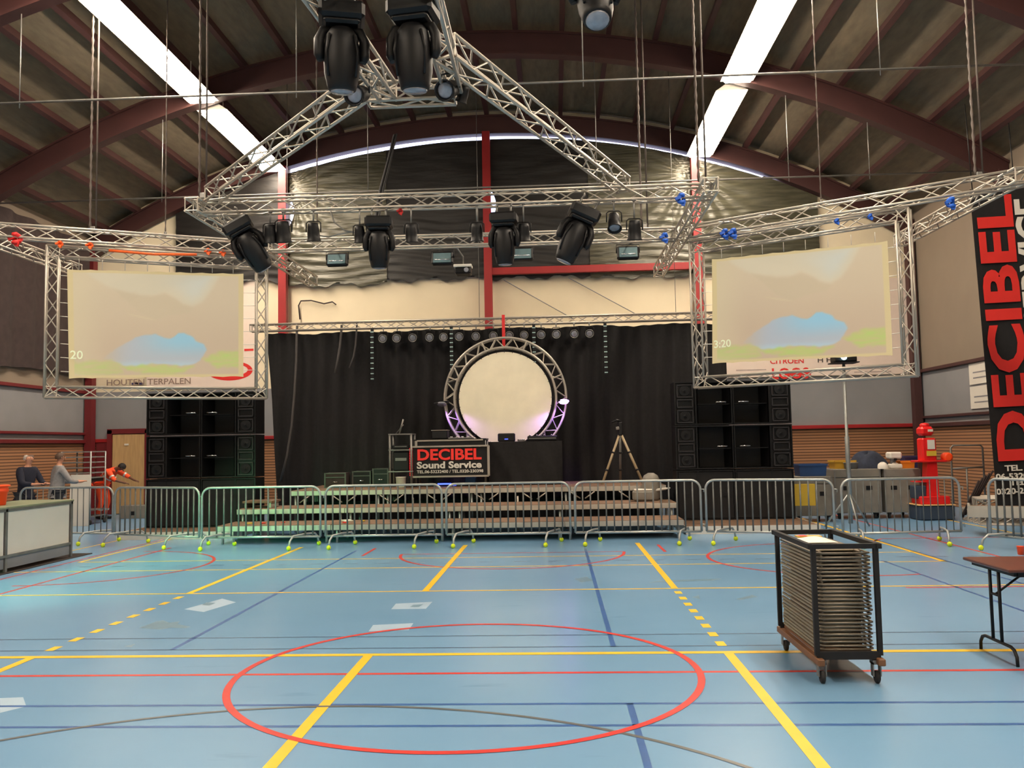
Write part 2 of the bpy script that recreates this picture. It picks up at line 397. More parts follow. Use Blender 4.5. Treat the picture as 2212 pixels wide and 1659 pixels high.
for x in (-7.62, -1.77, 4.08): struct(MB().box((x, 24.13, (arc_z(x)+0)/2), (.22, .22, arc_z(x)+.05)).build('wall_column', RED))
for x in (-13.26, 9.9):
    for y in ARCH_Y:
        zt = arc_z(x)+.3
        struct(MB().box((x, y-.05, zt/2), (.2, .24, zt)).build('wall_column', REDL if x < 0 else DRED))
# tie rods with hangers
for y, py, hs in ((14.15, 181, (43, 640, 1260, 1903)), (19.25, 403, (350, 795, 1290, 1705, 1880))):
    zr = at(1100, py, y).z
    t = MB(); t.tube([(XL+.15, y, zr), (XR-.15, y, zr)], .02, 6)
    for px in hs:
        x = at(px, py, y).x; t.tube([(x, y, zr-.1), (x, y, arc_z(x)+.1)], .01, 5)
    struct(t.build('tie_rod', STEEL))
# strip lights, one per roof bay and row
bays = [(19.5, 24.0), (14.4, 19.0), (9.3, 13.9), (4.2, 8.8), (-.9, 3.7), (-6.0, -1.4)]
for x, side in ((-7.85, 'left'), (4.2, 'right')):
    for k, (y0, y1) in enumerate(bays):
        t = thing('strip_light', 'glowing %s ceiling strip light, %s bay from the back wall' % (side, ORD[k+1]), 'ceiling light', (x, (y0+y1)/2, 9.72), 0, 'ceiling strip lights')
        Ln = y1-y0
        h = MB(); h.quad((-.36, -Ln/2, 0), (-.36, Ln/2, 0), (-.16, Ln/2, .14), (-.16, -Ln/2, .14)); h.quad((.36, -Ln/2, 0), (.16, -Ln/2, .14), (.16, Ln/2, .14), (.36, Ln/2, 0))
        h.quad((-.16, -Ln/2, .14), (-.16, Ln/2, .14), (.16, Ln/2, .14), (.16, -Ln/2, .14)); h.poly([(-.36, -Ln/2, 0), (-.16, -Ln/2, .14), (.16, -Ln/2, .14), (.36, -Ln/2, 0)])
        h.poly([(-.36, Ln/2, 0), (.36, Ln/2, 0), (.16, Ln/2, .14), (-.16, Ln/2, .14)])
        zt = arc_z(x, .5)-9.72
        for yy in (-Ln*.35, Ln*.35): h.tube([(0, yy, .13), (0, yy, zt+.1)], .012, 5)
        h.build('housing', WHITE, t)
        MB().box((0, 0, -.03), (.6, Ln-.1, .09), 0, None, .03).build('fluorescent_tubes', TUBE, t)

# ---- daylight pane and plastic sheets over the gable windows
dp = MB(); n = 50; x0, x1 = -7.5, 6.4
for i in range(n):
    a = x0+(x1-x0)*i/n; c = x0+(x1-x0)*(i+1)/n
    dp.quad((a, 24.46, 6.8), (c, 24.46, 6.8), (c, 24.46, arc_z(c, .05)), (a, 24.46, arc_z(a, .05)))
struct(dp.build('window_1', DAY))
def sheet(xa, xb, zb, label, slit, fans=(), leak=False, name='plastic_sheet', oy=0, m_=None):
    g = MB()
    def fn(u, v):
        x = xa+(xb-xa)*u
        top = arc_z(x)-slit(x)
        z = zb+(top-zb)*v
        if v == 0: z += .05*math.sin(x*5)+.03*math.sin(x*13)
        dy = .035*math.sin(x*2.3+z*1.1)+.03*noise.noise(Vector((x*1.3, z*4.5, xa)))
        for fx, fz, s in fans:
            dx, dz = x-fx, z-fz; r = math.hypot(dx, dz)
            if r < 2.6: dy += .045*(1-r/2.6)*math.sin(math.atan2(dz, dx)*22)
        if z < 8.3: dy += .02*math.sin(z*26+2.5*math.sin(x*1.7))
        xx = x
        if leak and u < .12:
            if 8.0 < z < 9.2: xx = x + (.12-u)/.12*.24*math.sin((z-8.0)/1.2*PI)
        return (xx, 24.36-oy+dy*.5, z)
    o = g.grid(fn, int(abs(xb-xa)*18), 90).build(name, m_ or TARP)
    sol = None
    return tag(o, label, 'plastic sheet', 'plastic sheets over the gable windows')
sheet(-10.85, -7.55, 6.6, 'dark plastic sheet at far left of the gable window, beyond the left red column', lambda x: .01)
sheet(-7.6, -4.68, 6.42, 'crinkled shiny plastic sheet right of the left red column', lambda x: .13, [(-7.5, 9.3, 1)], True, oy=.03, m_=TARP_LIT)
sheet(-4.75, -1.77, 6.5, 'dark plastic sheet left of the middle red column', lambda x: .11)
sheet(-1.77, 1.2, 6.48, 'dark plastic sheet right of the middle red column', lambda x: .05 if x > -.2 else .09, (), True)
sheet(1.1, 4.0, 6.42, 'crinkled shiny plastic sheet left of the right red column', lambda x: .06, [(3.95, 9.3, 1)], oy=.03, m_=TARP_LIT)
sheet(3.95, 7.5, 6.45, 'plastic sheet with pleats fanning out right of the right red column', lambda x: .07 if x < 6.0 else .02, [(4.2, 9.3, 1)], m_=TARP_LIT)
# side curtain on the left wall
g = MB().grid(lambda u, v: (XL+.16+.06*math.sin(u*95), 9.5+u*14.5, 3.85+.1*math.sin(u*9)*(v == 0)+v*3.9), 240, 4)
tag(g.build('hanging_curtain', BROWNH), 'dark brown curtain covering the upper left side wall', 'curtain')
# ---- door
A = at(245, 940, YB-.1); B = at(311, 940, YB-.1); D0 = thing('door_1', '', 'door', ((A.x+B.x)/2, YB-.08, 0)); D0['kind'] = 'structure'; del D0['label']; del D0['category']
wd_ = B.x-A.x+.05
MB().box((0, 0, 1.14), (wd_, .06, 2.26), 0, None, .01).build('door_panel', WOOD, D0)
fr = MB(); fr.box((-wd_/2-.08, 0, 1.2), (.14, .1, 2.4)); fr.box((0, 0, 2.36), (wd_+.3, .1, .14)); fr.box((wd_/2+.06, 0, 1.2), (.1, .1, 2.4)); fr.build('door_frame', REDL, D0)
pl = MB().box((-.05, -.04, 1.98), (.12, .02, .05)); pl.build('door_plate', WHITE, D0)
hd = MB(); hd.tube([(-.42, -.03, 1.05), (-.42, -.08, 1.05), (-.3, -.08, 1.05)], .012, 6); hd.build('door_handle', CHROME, D0)
p = at(210, 955, YB-.1); struct(MB().box(((p.x+A.x)/2-.1, YB-.04, 1.02), (A.x-p.x-.1, .06, 2.04)).build('trim_9', REDL))
# white posters on the right wall
for k, (z0, z1) in enumerate(((2.42, 2.95), (3.0, 3.5))):
    t = thing('wall_poster', ['white poster with two grey lines, lower one on the right wall by the tall banner', 'blank white poster, upper one on the right wall by the tall banner'][k], 'poster', (XR-.02, 20.9, z0))
    MB().box((0, 0, (z1-z0)/2), (.02, 1.1, z1-z0)).build('sheet', WHITE, t)
    ln = MB()
    for q in (.15, .28): ln.box((-.013, 0, q), (.004, .7, .03))
    ln.build('printed_lines', GREYW, t)

# ================================================================ TRUSSES
def lattice(mb, chords, p0, p1, pitch, r, end=True):
    """zigzag bracing between neighbouring chords; chords = list of offsets, p0->p1 axis"""
    p0, p1 = Vector(p0), Vector(p1); Ln = (p1-p0).length; n = max(2, round(Ln/pitch)); k = len(chords)
    for s in range(k):
        a, b_ = chords[s], chords[(s+1) % k]
        for i in range(n):
            A = p0.lerp(p1, i/n)+(a if i % 2 == 0 else b_); B = p0.lerp(p1, (i+1)/n)+(b_ if i % 2 == 0 else a)
            mb.tube([A, B], r, 5, caps=False)
        for e in ((p0, p1) if end else ()): mb.tube([e+a, e+b_], r, 5, caps=False)
def truss(p0, p1, label, size=.2, r=.021, group=None, cat='truss', pitch=None, name='lighting_truss'):
    p0, p1 = Vector(p0), Vector(p1); t = thing(name, label, cat, p0, 0, group)
    d = (p1-p0); ax = d.normalized(); side = ax.cross(Vector((0, 0, 1))); side = Vector((1, 0, 0)) if side.length < .1 else side.normalized()
    up = side.cross(ax); h = size/2
    ch = [side*h+up*h, side*h-up*h, -side*h-up*h, -side*h+up*h]
    for c in ch: MB().tube([c, d+c], r, 8).build('chord', ALU, t)
    br_ = MB(); lattice(br_, ch, (0, 0, 0), d, pitch or size*1.7, r*.55)
    br_.build('bracing', ALU, t)
    return t
ZT = 5.6
def P(x, y, z=ZT): q = fl(x, y, z); return (q.x, q.y, z)
SXL, SXR = -5.42, 2.4
truss((-5.6, 13.3, ZT), (2.5, 13.3, ZT), 'nearer of the two long horizontal trusses above the stage front', .2)
truss((-5.3, 16.0, ZT), (2.3, 16.0, ZT), 'farther long horizontal truss behind the black moving heads', .2)
truss((SXL-.15, 13.05, ZT), (SXL-.05, 19.5, ZT), 'truss running towards the back wall from the left end of the rig')
truss((2.42, 12.9, ZT), (2.42, 19.6, ZT), 'truss running towards the back wall at the right red column')
truss((-10.6, 13.7, ZT), (-5.6, 16.15, ZT), 'long truss above the left projection screen', .22)
truss((2.55, 15.95, ZT), (7.1, 13.05, ZT), 'long truss above the right projection screen', .22)
truss((-9.95, 12.5, ZT), (-9.95, 17.6, ZT), 'short truss running back past the left edge of the left screen')
truss((6.95, 12.9, ZT), (6.8, 17.1, ZT), 'short truss running back past the right edge of the right screen')
truss((-1.95, 9.15, ZT), (-1.0, 9.15, ZT), 'short cross truss at the apex above the two front moving heads')
truss((-5.3, 13.2, ZT+.18), (-1.98, 9.1, ZT+.1), 'diagonal truss rising to the apex from the left end of the rig', .22)
truss((1.15, 13.4, ZT+.18), (-1.0, 8.3, ZT+.1), 'diagonal truss rising to the apex from the right half of the rig', .22)
truss((-1.95, 6.6, ZT), (-1.72, 9.1, ZT), 'truss coming overhead beside the left front moving head', .18)
truss((-1.0, 6.6, ZT), (-1.0, 9.1, ZT), 'truss coming overhead beside the right front moving head', .18)
truss((-2.6, 6.75, ZT+.05), (1.2, 6.75, ZT+.05), 'cross truss at the top edge carrying the dome-shaped moving head', .18)
bt = truss((-7.35, 20.75, 4.72), (3.9, 20.75, 4.74), 'truss along the top of the black stage backdrop', .16, .02)
for dx in (.9, 5.6, 10.3): MB().tube([(dx, 0, 0), (dx, 0, arc_z(dx-7.35, .7)-4.72)], .006, 4).build('hanging_wire', STEEL, bt)
CHAIN = mat('chain_steel', (84, 74, 68), .6, .3, .15, 6)
# supports of the rig: hoist chains up to the roof
def cable(x, y, z0, label, r=.02, n=2, name='hoist_chain', cat='hoist chain', m_=CHAIN, grp='chains hanging from the roof'):
    t = thing(name, label, cat, (x, y, z0), 0, grp); zt = arc_z(x, .6)-z0
    for i in range(n):
        q = MB(); dx = (i-(n-1)/2)*.11
        k = int(zt/.09)
        if name == 'hoist_chain' and i == 0:
            q.tube([(dx, 0, j*zt/k) for j in range(k+1)], [r*(1.3 if j % 2 else .7) for j in range(k+1)], 5)
        else: q.tube([(dx, 0, 0), (dx, 0, zt)], r*.8, 5)
        q.build('chain' if i == 0 else 'cable', m_, t)
    if name == 'hoist_chain': MB().box((0, 0, .02), (.1 if n > 1 else .04, .06, .1), 0, None, .015).build('hook_block', STEEL, t)
cable(-5.45, 13.2, ZT+.15, 'chain and cable above the left end of the front truss')
cable(2.35, 13.25, ZT+.15, 'chain above the right end of the front truss, beside the right strip light')
cable(-8.2, 15.0, ZT+.15, 'chains above the left projection screen truss')
cable(6.6, 13.45, ZT+.15, 'chain pair above the outer end of the right screen truss')
cable(1.75, 16.0, ZT+.15, 'chain above the right half of the farther rig truss')
cable(4.6, 14.75, ZT+.15, 'thin chain above the middle of the right projection screen', .012, 1)
cable(-7.1, 15.5, ZT+.15, 'thin chain above the middle of the left projection screen', .012, 1)
cable(-4.4, 16.0, ZT+.15, 'thin chain above the left half of the farther rig truss', .014, 1)
# hanging black cable bundle
q = MB(); pts = [Vector(at(852, 292, 18.5)), Vector(at(838, 350, 17.0)), Vector(at(822, 410, 15)), Vector(at(812, 470, 13.6)), Vector((at(812, 478, 13.3)))]
q.tube(pts, .03, 6); q.tube([p_+Vector((.05, 0, .02)) for p_ in pts], .02, 6)
tag(q.build('cable_bundle', BLACKM), 'black cable bundle sloping down to the moving head left of the middle column', 'cable')
def sag(pts, r, m_, label, cat='cable', name='hanging_cable'):
    q = MB(); q.tube(pts, r, 6); return tag(q.build(name, m_), label, cat)
sag([at(x, y, 13.38) for x, y in ((712, 450), (722, 480), (745, 498), (768, 502), (786, 492))], .012, STEEL, 'thin grey cable sagging under the front truss by the crinkled sheet')
sag([at(x, y, 13.4) for x, y in ((690, 508), (710, 512), (730, 506), (762, 500), (790, 505), (812, 507), (826, 500))], .012, STEEL, 'thin pale cable looping between par lamps near the left red column')

# straps hung on trusses
def strap(px, py, Y, m_, label, s=.09):
    c = at(px, py, Y) if 'screen truss' not in label and 'right screen' not in label else (onplane(px, py, (-10.6, 13.6), (-5.6, 16.05)) if px < 1100 else onplane(px, py, (2.5, 15.85), (7.05, 12.95))); t = MB(); n = 10
    t.tube([c+Vector((s*.45*math.cos(a), s*.5*math.cos(2*a), s*.7*math.sin(a))) for a in [2*PI*i/n for i in range(n)]], s*.36, 6, closed=True)
    t.box(c+Vector((s*.3, -.02, -s*.8)), (s*.6, .03, s*.9), 0, Y3(.3)); t.box(c+Vector((-s*.6, -.03, s*.1)), (s, .04, s*.5), 0, Y3(-.4))
    return tag(t.build('ratchet_strap', m_), label, 'strap')
strap(1472, 430, 13.2, BLUES, 'blue strap round the right end of the front truss'); strap(1436, 513, 15.9, BLUES, 'blue strap at the right end of the farther truss')
strap(1566, 505, 15.4, BLUES, 'left one of two touching blue straps on the right screen truss'); strap(1584, 504, 15.3, BLUES, 'right one of two touching blue straps on the right screen truss')
strap(2054, 438, 13.6, BLUES, 'blue strap near the outer end of the right screen truss'); strap(1880, 468, 14.0, BLUES, 'small blue strap above the right part of the right screen', .05)
strap(1808, 478, 14.5, BLUES, 'small blue strap above the middle of the right screen', .05); pass
strap(35, 516, 14.3, REDS, 'red strap at the far left truss corner', .11); strap(865, 457, 13.3, REDS, 'small red strap on the front truss left of the middle column', .05)
for k, (x, y) in enumerate(((130, 527), (195, 530), (450, 543), (482, 546), (512, 547))):
    strap(x, y, 14.4+.3*k, ORS, 'orange strap wound on the left screen truss, %s from the left' % ORD[k+1], .06)
q = MB(); A = at(235, 541, 15.0); B = at(425, 550, 15.5); q.tube([A, A.lerp(B, .5)-Vector((0, 0, .03)), B], .025, 6)
tag(q.build('webbing_strap', ORS), 'long orange webbing stretched under the left screen truss', 'strap')
c = at(1088, 727, 20.1); q = MB()
q.box((c.x, 20.1, (4.72+4.12)/2), (.07, .03, .75))
tag(q.build('red_strap', REDS), 'red strap holding the circular truss under the backdrop truss', 'strap')

# ================================================================ PROJECTION SCREENS
def uvpoly(pts):
    o = []
    for x, y in pts:
        u = (x-267)/1108; yt, yb_ = 510-115*u, 1160-50*u; o.append((u, (yb_-y)/(yb_-yt)))
    return o
LAKE = uvpoly([(470, 1030), (560, 960), (640, 912), (670, 890), (730, 870), (800, 858), (850, 878), (890, 882), (920, 865), (945, 838), (980, 838), (1040, 862), (1060, 885), (1110, 905), (1130, 940), (1100, 985), (1085, 1012), (1040, 1040), (960, 1056), (880, 1046), (780, 1050), (680, 1072), (600, 1070), (560, 1050)])
SKYP = uvpoly([(330, 480), (430, 555), (520, 600), (700, 622), (780, 622), (860, 595), (930, 622), (970, 650), (1040, 667), (1110, 622), (1170, 530), (1215, 445), (1250, 420), (1250, 380), (900, 420)])
GREENS = [uvpoly([(1100, 1005), (1200, 952), (1300, 934), (1385, 938), (1390, 1052), (1300, 1040), (1200, 1056), (1130, 1016)]), uvpoly([(590, 1078), (700, 1055), (850, 1049), (960, 1060), (1045, 1048), (985, 1088), (900, 1114), (780, 1112), (680, 1104)]), uvpoly([(270, 1062), (400, 1050), (520, 1036), (570, 1060), (600, 1112), (430, 1136), (280, 1130)])]
HILL = uvpoly([(540, 600), (700, 622), (780, 622), (860, 595), (930, 622), (970, 650), (1040, 667), (1020, 700), (880, 735), (800, 768), (700, 730), (620, 660)])
def sd(poly, u, v):
    """signed distance, positive inside"""
    ins = False; d = 9
    for i in range(len(poly)):
        x0, y0 = poly[i]; x1, y1 = poly[i-1]; y0 *= .6; y1 *= .6; w = v*.6
        if (y0 > w) != (y1 > w) and u < (x1-x0)*(w-y0)/(y1-y0)+x0: ins = not ins
        dx, dy = x1-x0, y1-y0; t_ = max(0, min(1, ((u-x0)*dx+(w-y0)*dy)/(dx*dx+dy*dy+1e-9))); d = min(d, math.hypot(u-x0-t_*dx, w-y0-t_*dy))
    return d if ins else -d
def picture(px, py):
    """landscape seen through a rock arch; 0..1 coordinates, origin bottom left"""
    def ss(e0, e1, x): t = max(0, min(1, (x-e0)/(e1-e0))); return t*t*(3-2*t)
    def mixc(a, b_, t): return tuple(p+(q_-p)*t for p, q_ in zip(a, b_))
    nz = lambda s, k=0: noise.noise(Vector((px*s, py*s, 3.1+k)))
    c = mixc((214, 192, 160), (200, 172, 144), ss(.9, .2, py)*.8)
    c = mixc(c, (224, 206, 164), ss(.25, 0, px)*.6)
    sk = sd(SKYP, px, py)+.006*nz(20); c = mixc(c, (220, 208, 178), ss(-.01, .02, sk)*.8)
    c = mixc(c, (206, 214, 206), ss(.0, .09, sk)*ss(.45, .8, px)*.75)
    c = mixc(c, (204, 184, 152), ss(-.01, .01, sd(HILL, px, py))*.7)
    c = mixc(c, (224, 208, 160), .5*ss(.012, 0, abs(py-.56+.35*(px-.42)))*ss(.3, .38, px)*ss(.5, .44, px))
    lk = ss(-.006, .006, sd(LAKE, px, py)+.004*nz(30))*ss(.13, .36, px)
    lc = mixc((176, 186, 196), (132, 200, 226), ss(.3, .62, px)*ss(.15, .36, py)); lc = mixc(lc, (176, 214, 228), ss(.18, .11, py)*.7)
    c = mixc(c, lc, lk)
    for k, g in enumerate(GREENS):
        gv = ss(-.012, .012, sd(g, px, py)+.012*nz(26, k)); c = mixc(c, mixc((200, 194, 120), (178, 214, 96), max(0, min(1, .5+.9*noise.noise(Vector((px*14, py*60, k)))))), gv*(.85 if k < 2 else .6))
    return c
def screen_mat(name, e):
    m_ = bpy.data.materials.new(name); m_.use_nodes = True; b = m_.node_tree.nodes['Principled BSDF']
    at_ = m_.node_tree.nodes.new('ShaderNodeAttribute'); at_.attribute_name = 'projected'
    m_.node_tree.links.new(at_.outputs['Color'], b.inputs['Emission Color'])
    b.inputs['Base Color'].default_value = (*lin((96, 88, 74)), 1); b.inputs['Roughness'].default_value = .9
    b.inputs['Emission Strength'].default_value = e; return m_
SCRM = screen_mat('projected_picture', .58)
def proj_screen(A, B, outer, inner_px, side, clock):
    """A, B: plan points of the frame plane, outer: 4 photo corners of the frame (tl,tr,br,bl)"""
    axis = (Vector((B[0], B[1], 0))-Vector((A[0], A[1], 0))).normalized()
    o = [onplane(*p_, A, B) for p_ in outer]
    nrm = Vector((axis.y, -axis.x, 0))
    if nrm.y > 0: nrm = -nrm
    zt, zb = 5.42, (o[2].z+o[3].z)/2
    uL, uR = ((o[0]+o[3])/2), ((o[1]+o[2])/2)
    base = Vector((uL.x, uL.y, 0)); wid = (Vector((uR.x, uR.y, 0))-base).length
    rz = math.atan2(axis.y, axis.x); t = thing('screen_frame', 'square truss frame hanging around the %s projection screen' % side, 'truss frame', base, rz, 'screen frames')
    s = .19; r = .02
    for nm, a, b_ in (('bottom_truss', (0, 0, zb), (wid, 0, zb)), ('top_truss', (0, 0, zt), (wid, 0, zt)), ('left_truss', (0, 0, zb), (0, 0, zt)), ('right_truss', (wid, 0, zb), (wid, 0, zt))):
        hz = nm in ('bottom_truss', 'top_truss'); inn = {'bottom_truss': (0, 0, s), 'top_truss': (0, 0, -s), 'left_truss': (s, 0, 0), 'right_truss': (-s, 0, 0)}[nm]
        inn = Vector(inn); c4 = [Vector((0, 0, 0)), inn, inn+Vector((0, s, 0)), Vector((0, s, 0))]
        root = MB(); root.tube([Vector(a), Vector(b_)], r, 8); ro = root.build(nm, ALU, t)
        for c in c4[1:]:
            sh = s if c in (c4[1], c4[2]) else 0
            d = (Vector(b_)-Vector(a)).normalized()*sh
            MB().tube([Vector(a)+c+d, Vector(b_)+c-d], r, 8).build('chord', ALU, ro)
        bb = MB(); lattice(bb, c4, a, b_, .3, .011, False); bb.build('bracing', ALU, ro)
    # cloth
    q4 = [onplane(*p_, A, B) for p_ in inner_px]
    loc = [Vector(((q_-base).dot(axis), 0, q_.z)) for q_ in q4]   # tl tr br bl
    sc = thing('projection_screen', '%s projection screen showing a lake landscape%s' % (side, clock[1]), 'projection screen', base+nrm*(-.1), rz, 'projection screens')
    g = MB(); nu, nv = 150, 90
    def fn(u, v):
        bot = loc[3].lerp(loc[2], u); top = loc[0].lerp(loc[1], u); p_ = bot.lerp(top, v)
        e = .012*math.sin(u*PI*8)
        if v in (0, 1): p_ = p_+Vector((0, 0, -abs(e) if v == 1 else abs(e)))
        return (p_.x, .01*math.sin(u*7+v*3), p_.z)
    g.grid(fn, nu, nv); so = g.build('screen_cloth', SCRM, sc)
    ca = so.data.color_attributes.new('projected', 'FLOAT_COLOR', 'POINT'); k = 0; data = []
    for j in range(nv+1):
        for i in range(nu+1):
            u, v = i/nu, j/nv; c = picture(u, v)
            if side == 'left' : c = tuple(a*.9+b_*.1 for a, b_ in zip(c, (228, 208, 170)))
            if u < .03 or u > .97 or v > .97 or v < .03: c = (222, 198, 142)
            data += [*lin(c), 1]
    ca.data.foreach_set('color', data)
    tx, tw, tsize = clock[0]
    text(clock[2], tsize, 'clock_digits', LEDC, sc, (loc[3].x+tx, -.03, loc[3].z+tw), bold=.01)
    def cords(a, b_, n, dv, far):
        for i in range(n):
            p_ = a.lerp(b_, (i+.5)/n); MB().tube([p_, p_+dv*far], .006, 4).build('tie_cord', WHITE, sc)
    wL = loc[0].x-s; wR = wid-s-loc[1].x
    cords(loc[3], loc[0], 8, Vector((-1, 0, .05)), wL); cords(loc[2], loc[1], 8, Vector((1, 0, .04)), wR); cords(loc[0], loc[1], 8, Vector((0, 0, 1)), zt-s-loc[0].z)
LEDC = emis('clock_digits', (198, 204, 172), .3)
proj_screen((-9.47, 14.31), (-5.34, 16.3), ((97, 545), (577, 572), (577, 858), (98, 861)), ((144, 579), (527, 589), (527, 813), (148, 817)), 'left', ((.01, .35, .21), ', its clock cut to the last digits', '20'))
proj_screen((2.63, 15.83), (6.93, 13.1), ((1493, 535), (1964, 462), (1978, 816), (1495, 834)), ((1533, 558), (1914, 518), (1925, 767), (1534, 785)), 'right', ((.05, .28, .19), ' and a clock reading 3:20', '3:20'))

# ================================================================ STAGE LIGHTS
def moving_head(name, label, top, s=1.0, tilt=0.0, pan=0.0, roll=0.0):
    """hung from its base; origin at the clamp; local -Z is down"""
    t = thing(name, label, 'moving head light', top, 0, 'moving head lights', rot=(0, roll, pan))
    b_ = MB(); b_.box((0, 0, -.1*s), (.38*s, .3*s, .15*s), 0, None, .03*s); b_.box((0, 0, -.195*s), (.3*s, .26*s, .05*s), 0, None, .02*s)
    b_.build('base', BLACK, t)
    k = MB()
    for x in (-.1*s, .1*s): k.tube([(x, 0, -.02*s), (x, 0, .07*s)], .016*s, 6); k.tube([(x, 0, .07*s), (x+.02, 0, .12*s), (x, .03, .15*s)], .014*s, 6)
    k.build('clamp', STEEL, t)
    for sx in (-1, 1):
        y = MB(); y.tube([(sx*.06*s, 0, -.22*s), (sx*.15*s, 0, -.24*s), (sx*.185*s, 0, -.32*s), (sx*.185*s, 0, -.45*s), (sx*.17*s, 0, -.5*s)], [.035*s, .04*s, .045*s, .045*s, .03*s], 8)
        y.build('yoke_arm', BLACK, t)
    hd = MB(); rt = X3(tilt); c = Vector((0, 0, -.44*s))
    prof = [(.02, .22), (.09, .21), (.13, .15), (.145, .05), (.15, -.05), (.145, -.16), (.125, -.25), (.115, -.29), (.1, -.3)]
    hd.lathe([(r*s, z*s) for r, z in prof], c, 18, 0, rt)
    for sx in (-1, 1): hd.tube([c+rt@Vector((sx*.1*s, -.105*s, .14*s)), c+rt@Vector((sx*.125*s, -.09*s, .0)), c+rt@Vector((sx*.11*s, -.09*s, -.2*s))], .012*s, 5)
    h = hd.build('head', BLACK, t)
    ln = MB(); ln.lathe([(.0, -.301*s), (.098*s, -.301*s), (.09*s, -.312*s), (.0, -.32*s)], c, 18, 0, rt); ln.build('front_lens', LENS, h)
    return t
def par(name, label, top, s=1.0, tilt=0.0, pan=0.0, group='small par lamps on the rig', body=BLACK, lens=LENS, cat='par light', hang=None):
    t = thing(name, label, cat, top, 0, group, rot=(0, 0, pan))
    hz = max(.08*s, (hang-top[2]) if hang else 0); k = MB(); k.tube([(0, 0, hz), (0, 0, -.03*s)], .014*s, 6); k.box((0, 0, hz-.02), (.05*s, .06*s, .05*s)); k.build('clamp', STEEL, t)
    y = MB(); y.tube([(-.115*s, 0, -.2*s), (-.115*s, 0, -.06*s), (-.08*s, 0, -.03*s), (.08*s, 0, -.03*s), (.115*s, 0, -.06*s), (.115*s, 0, -.2*s)], .01*s, 5); y.build('yoke', BLACK, t)
    c = Vector((0, 0, -.2*s)); rt = X3(tilt); b_ = MB()
    b_.lathe([(.04*s, .15*s), (.075*s, .14*s), (.085*s, .08*s), (.095*s, -.02*s), (.1*s, -.12*s), (.112*s, -.13*s), (.112*s, -.145*s), (.098*s, -.145*s), (.094*s, -.11*s)], c, 16, 0, rt)
    bo = b_.build('body', body, t)
    l_ = MB(); l_.lathe([(0, -.112*s), (.093*s, -.112*s), (.07*s, -.125*s), (0, -.13*s)], c, 16, 0, rt); l_.build('lens', lens, bo)
    return t
moving_head('moving_head', 'left one of the two large moving heads hanging closest to the camera', tuple(at(738, 8, 7.1)), 1.02, .15, .25)
moving_head('moving_head', 'right one of the two large moving heads hanging closest to the camera', tuple(at(892, -2, 7.1)), 1.06, .12, -.15)
moving_head('moving_head', 'dome-shaped moving head cut off by the top edge', tuple(at(1281, -118, 7.0)), 1.0, -.45, .1)
moving_head('moving_head', 'moving head tilted sideways at the left end of the front truss', (at(505, 455, 13.2).x, 13.2, 5.36), 1.2, .3, .2, -.55)
moving_head('moving_head', 'upright moving head left of the middle column', (at(818, 447, 13.2).x, 13.2, 5.36), 1.1, .15, .1)
moving_head('moving_head', 'moving head in front of the middle red column', (at(1088, 442, 13.2).x, 13.2, 5.36), 1.1, .1, -.1)
moving_head('moving_head', 'moving head tilted left on the right half of the front truss', (at(1268, 432, 13.2).x, 13.2, 5.4), 1.25, .1, .15, .42)
PX = [((612, 470), 13.4, 1.15, 'dark par lamp in front of the left red column'), ((584, 478), 13.4, 1.0, 'par lamp between the leaning moving head and the left column'),
      ((677, 474), 13.6, 1.0, 'par lamp just right of the left red column'), ((777, 482), 14.0, .9, 'par lamp touching the moving head left of the middle column'),
      ((888, 478), 14.0, .95, 'par lamp alone between the second moving head and the middle column'), ((1030, 476), 14.0, .95, 'par lamp just left of the middle red column'),
      ((1131, 476), 14.0, .95, 'par lamp just right of the middle moving head'), ((1326, 452), 13.4, 1.0, 'par lamp with a bright spot below the right diagonal truss'),
      ((1370, 468), 13.6, 1.05, 'rightmost par lamp hanging below the front truss')]
for (px, py), Y, s, lb in PX:
    q_ = at(px, py, 13.22); par('par_lamp', lb, tuple(q_), s, .25 if px != 1326 else -.5, 0, hang=5.52)
par('fresnel_lamp', 'round fresnel lamp with visible lens below the left front moving head', tuple(at(775, 163, 8.7)), 1.0, -1.15, -.2, 'fresnel lamps at the apex')
par('fresnel_lamp', 'round fresnel lamp with visible lens below the right front moving head', tuple(at(970, 152, 8.8)), 1.0, -1.1, -.3, 'fresnel lamps at the apex')
par('small_lamp', 'small lamp beside the right fresnel lamp with a bright clamp', tuple(at(1000, 180, 9.0)), .6, .5, .8, 'fresnel lamps at the apex')
PXB = [827, 857, 891.5, 928, 958, 992, 1028, 1065.6, 1100, 1132, 1168.7, 1201.4, 1240, 1273]
for i, x in enumerate(PXB):
    q_ = at(x, 715-(x-827)*.024, 20.6)
    par('backdrop_par', '%s from the left in the row of par lights under the backdrop truss' % ORD[i+1], (q_.x, 20.67, 4.575), .92, -1.35, 0, 'par lights under the backdrop truss', STEEL)
# LED dot strips
for (x, y0, y1), lb in (((804, 728, 822), 'leftmost vertical strip of light dots before the backdrop'), ((975, 716, 800), 'strip of light dots hanging by the left side of the circle'),
                        ((1153, 712, 806), 'strip of light dots hanging before the right part of the circle'), ((1307, 710, 808), 'rightmost vertical strip of light dots before the backdrop')):
    A = at(x, y0, 20.6); B = at(x, y1, 20.6); A = Vector((A.x, 20.6, 4.62))
    t = thing('dot_light_strip', lb, 'light strip', (A.x, 20.6, B.z), 0, 'vertical dot light strips'); hgt = A.z-B.z
    MB().box((0, 0, hgt/2), (.07, .05, hgt)).build('housing', BLACKM, t)
    hk = MB(); hk.tube([(0, 0, hgt-.02), (0, 0, hgt+.03), (0, .08, hgt+.03)], .01, 5); hk.build('hook', STEEL, t)
    for k in range(10): MB().box((0, -.03, (k+.3)*hgt/10), (.075, .02, .02)).build('light_dot', LEDW, t)
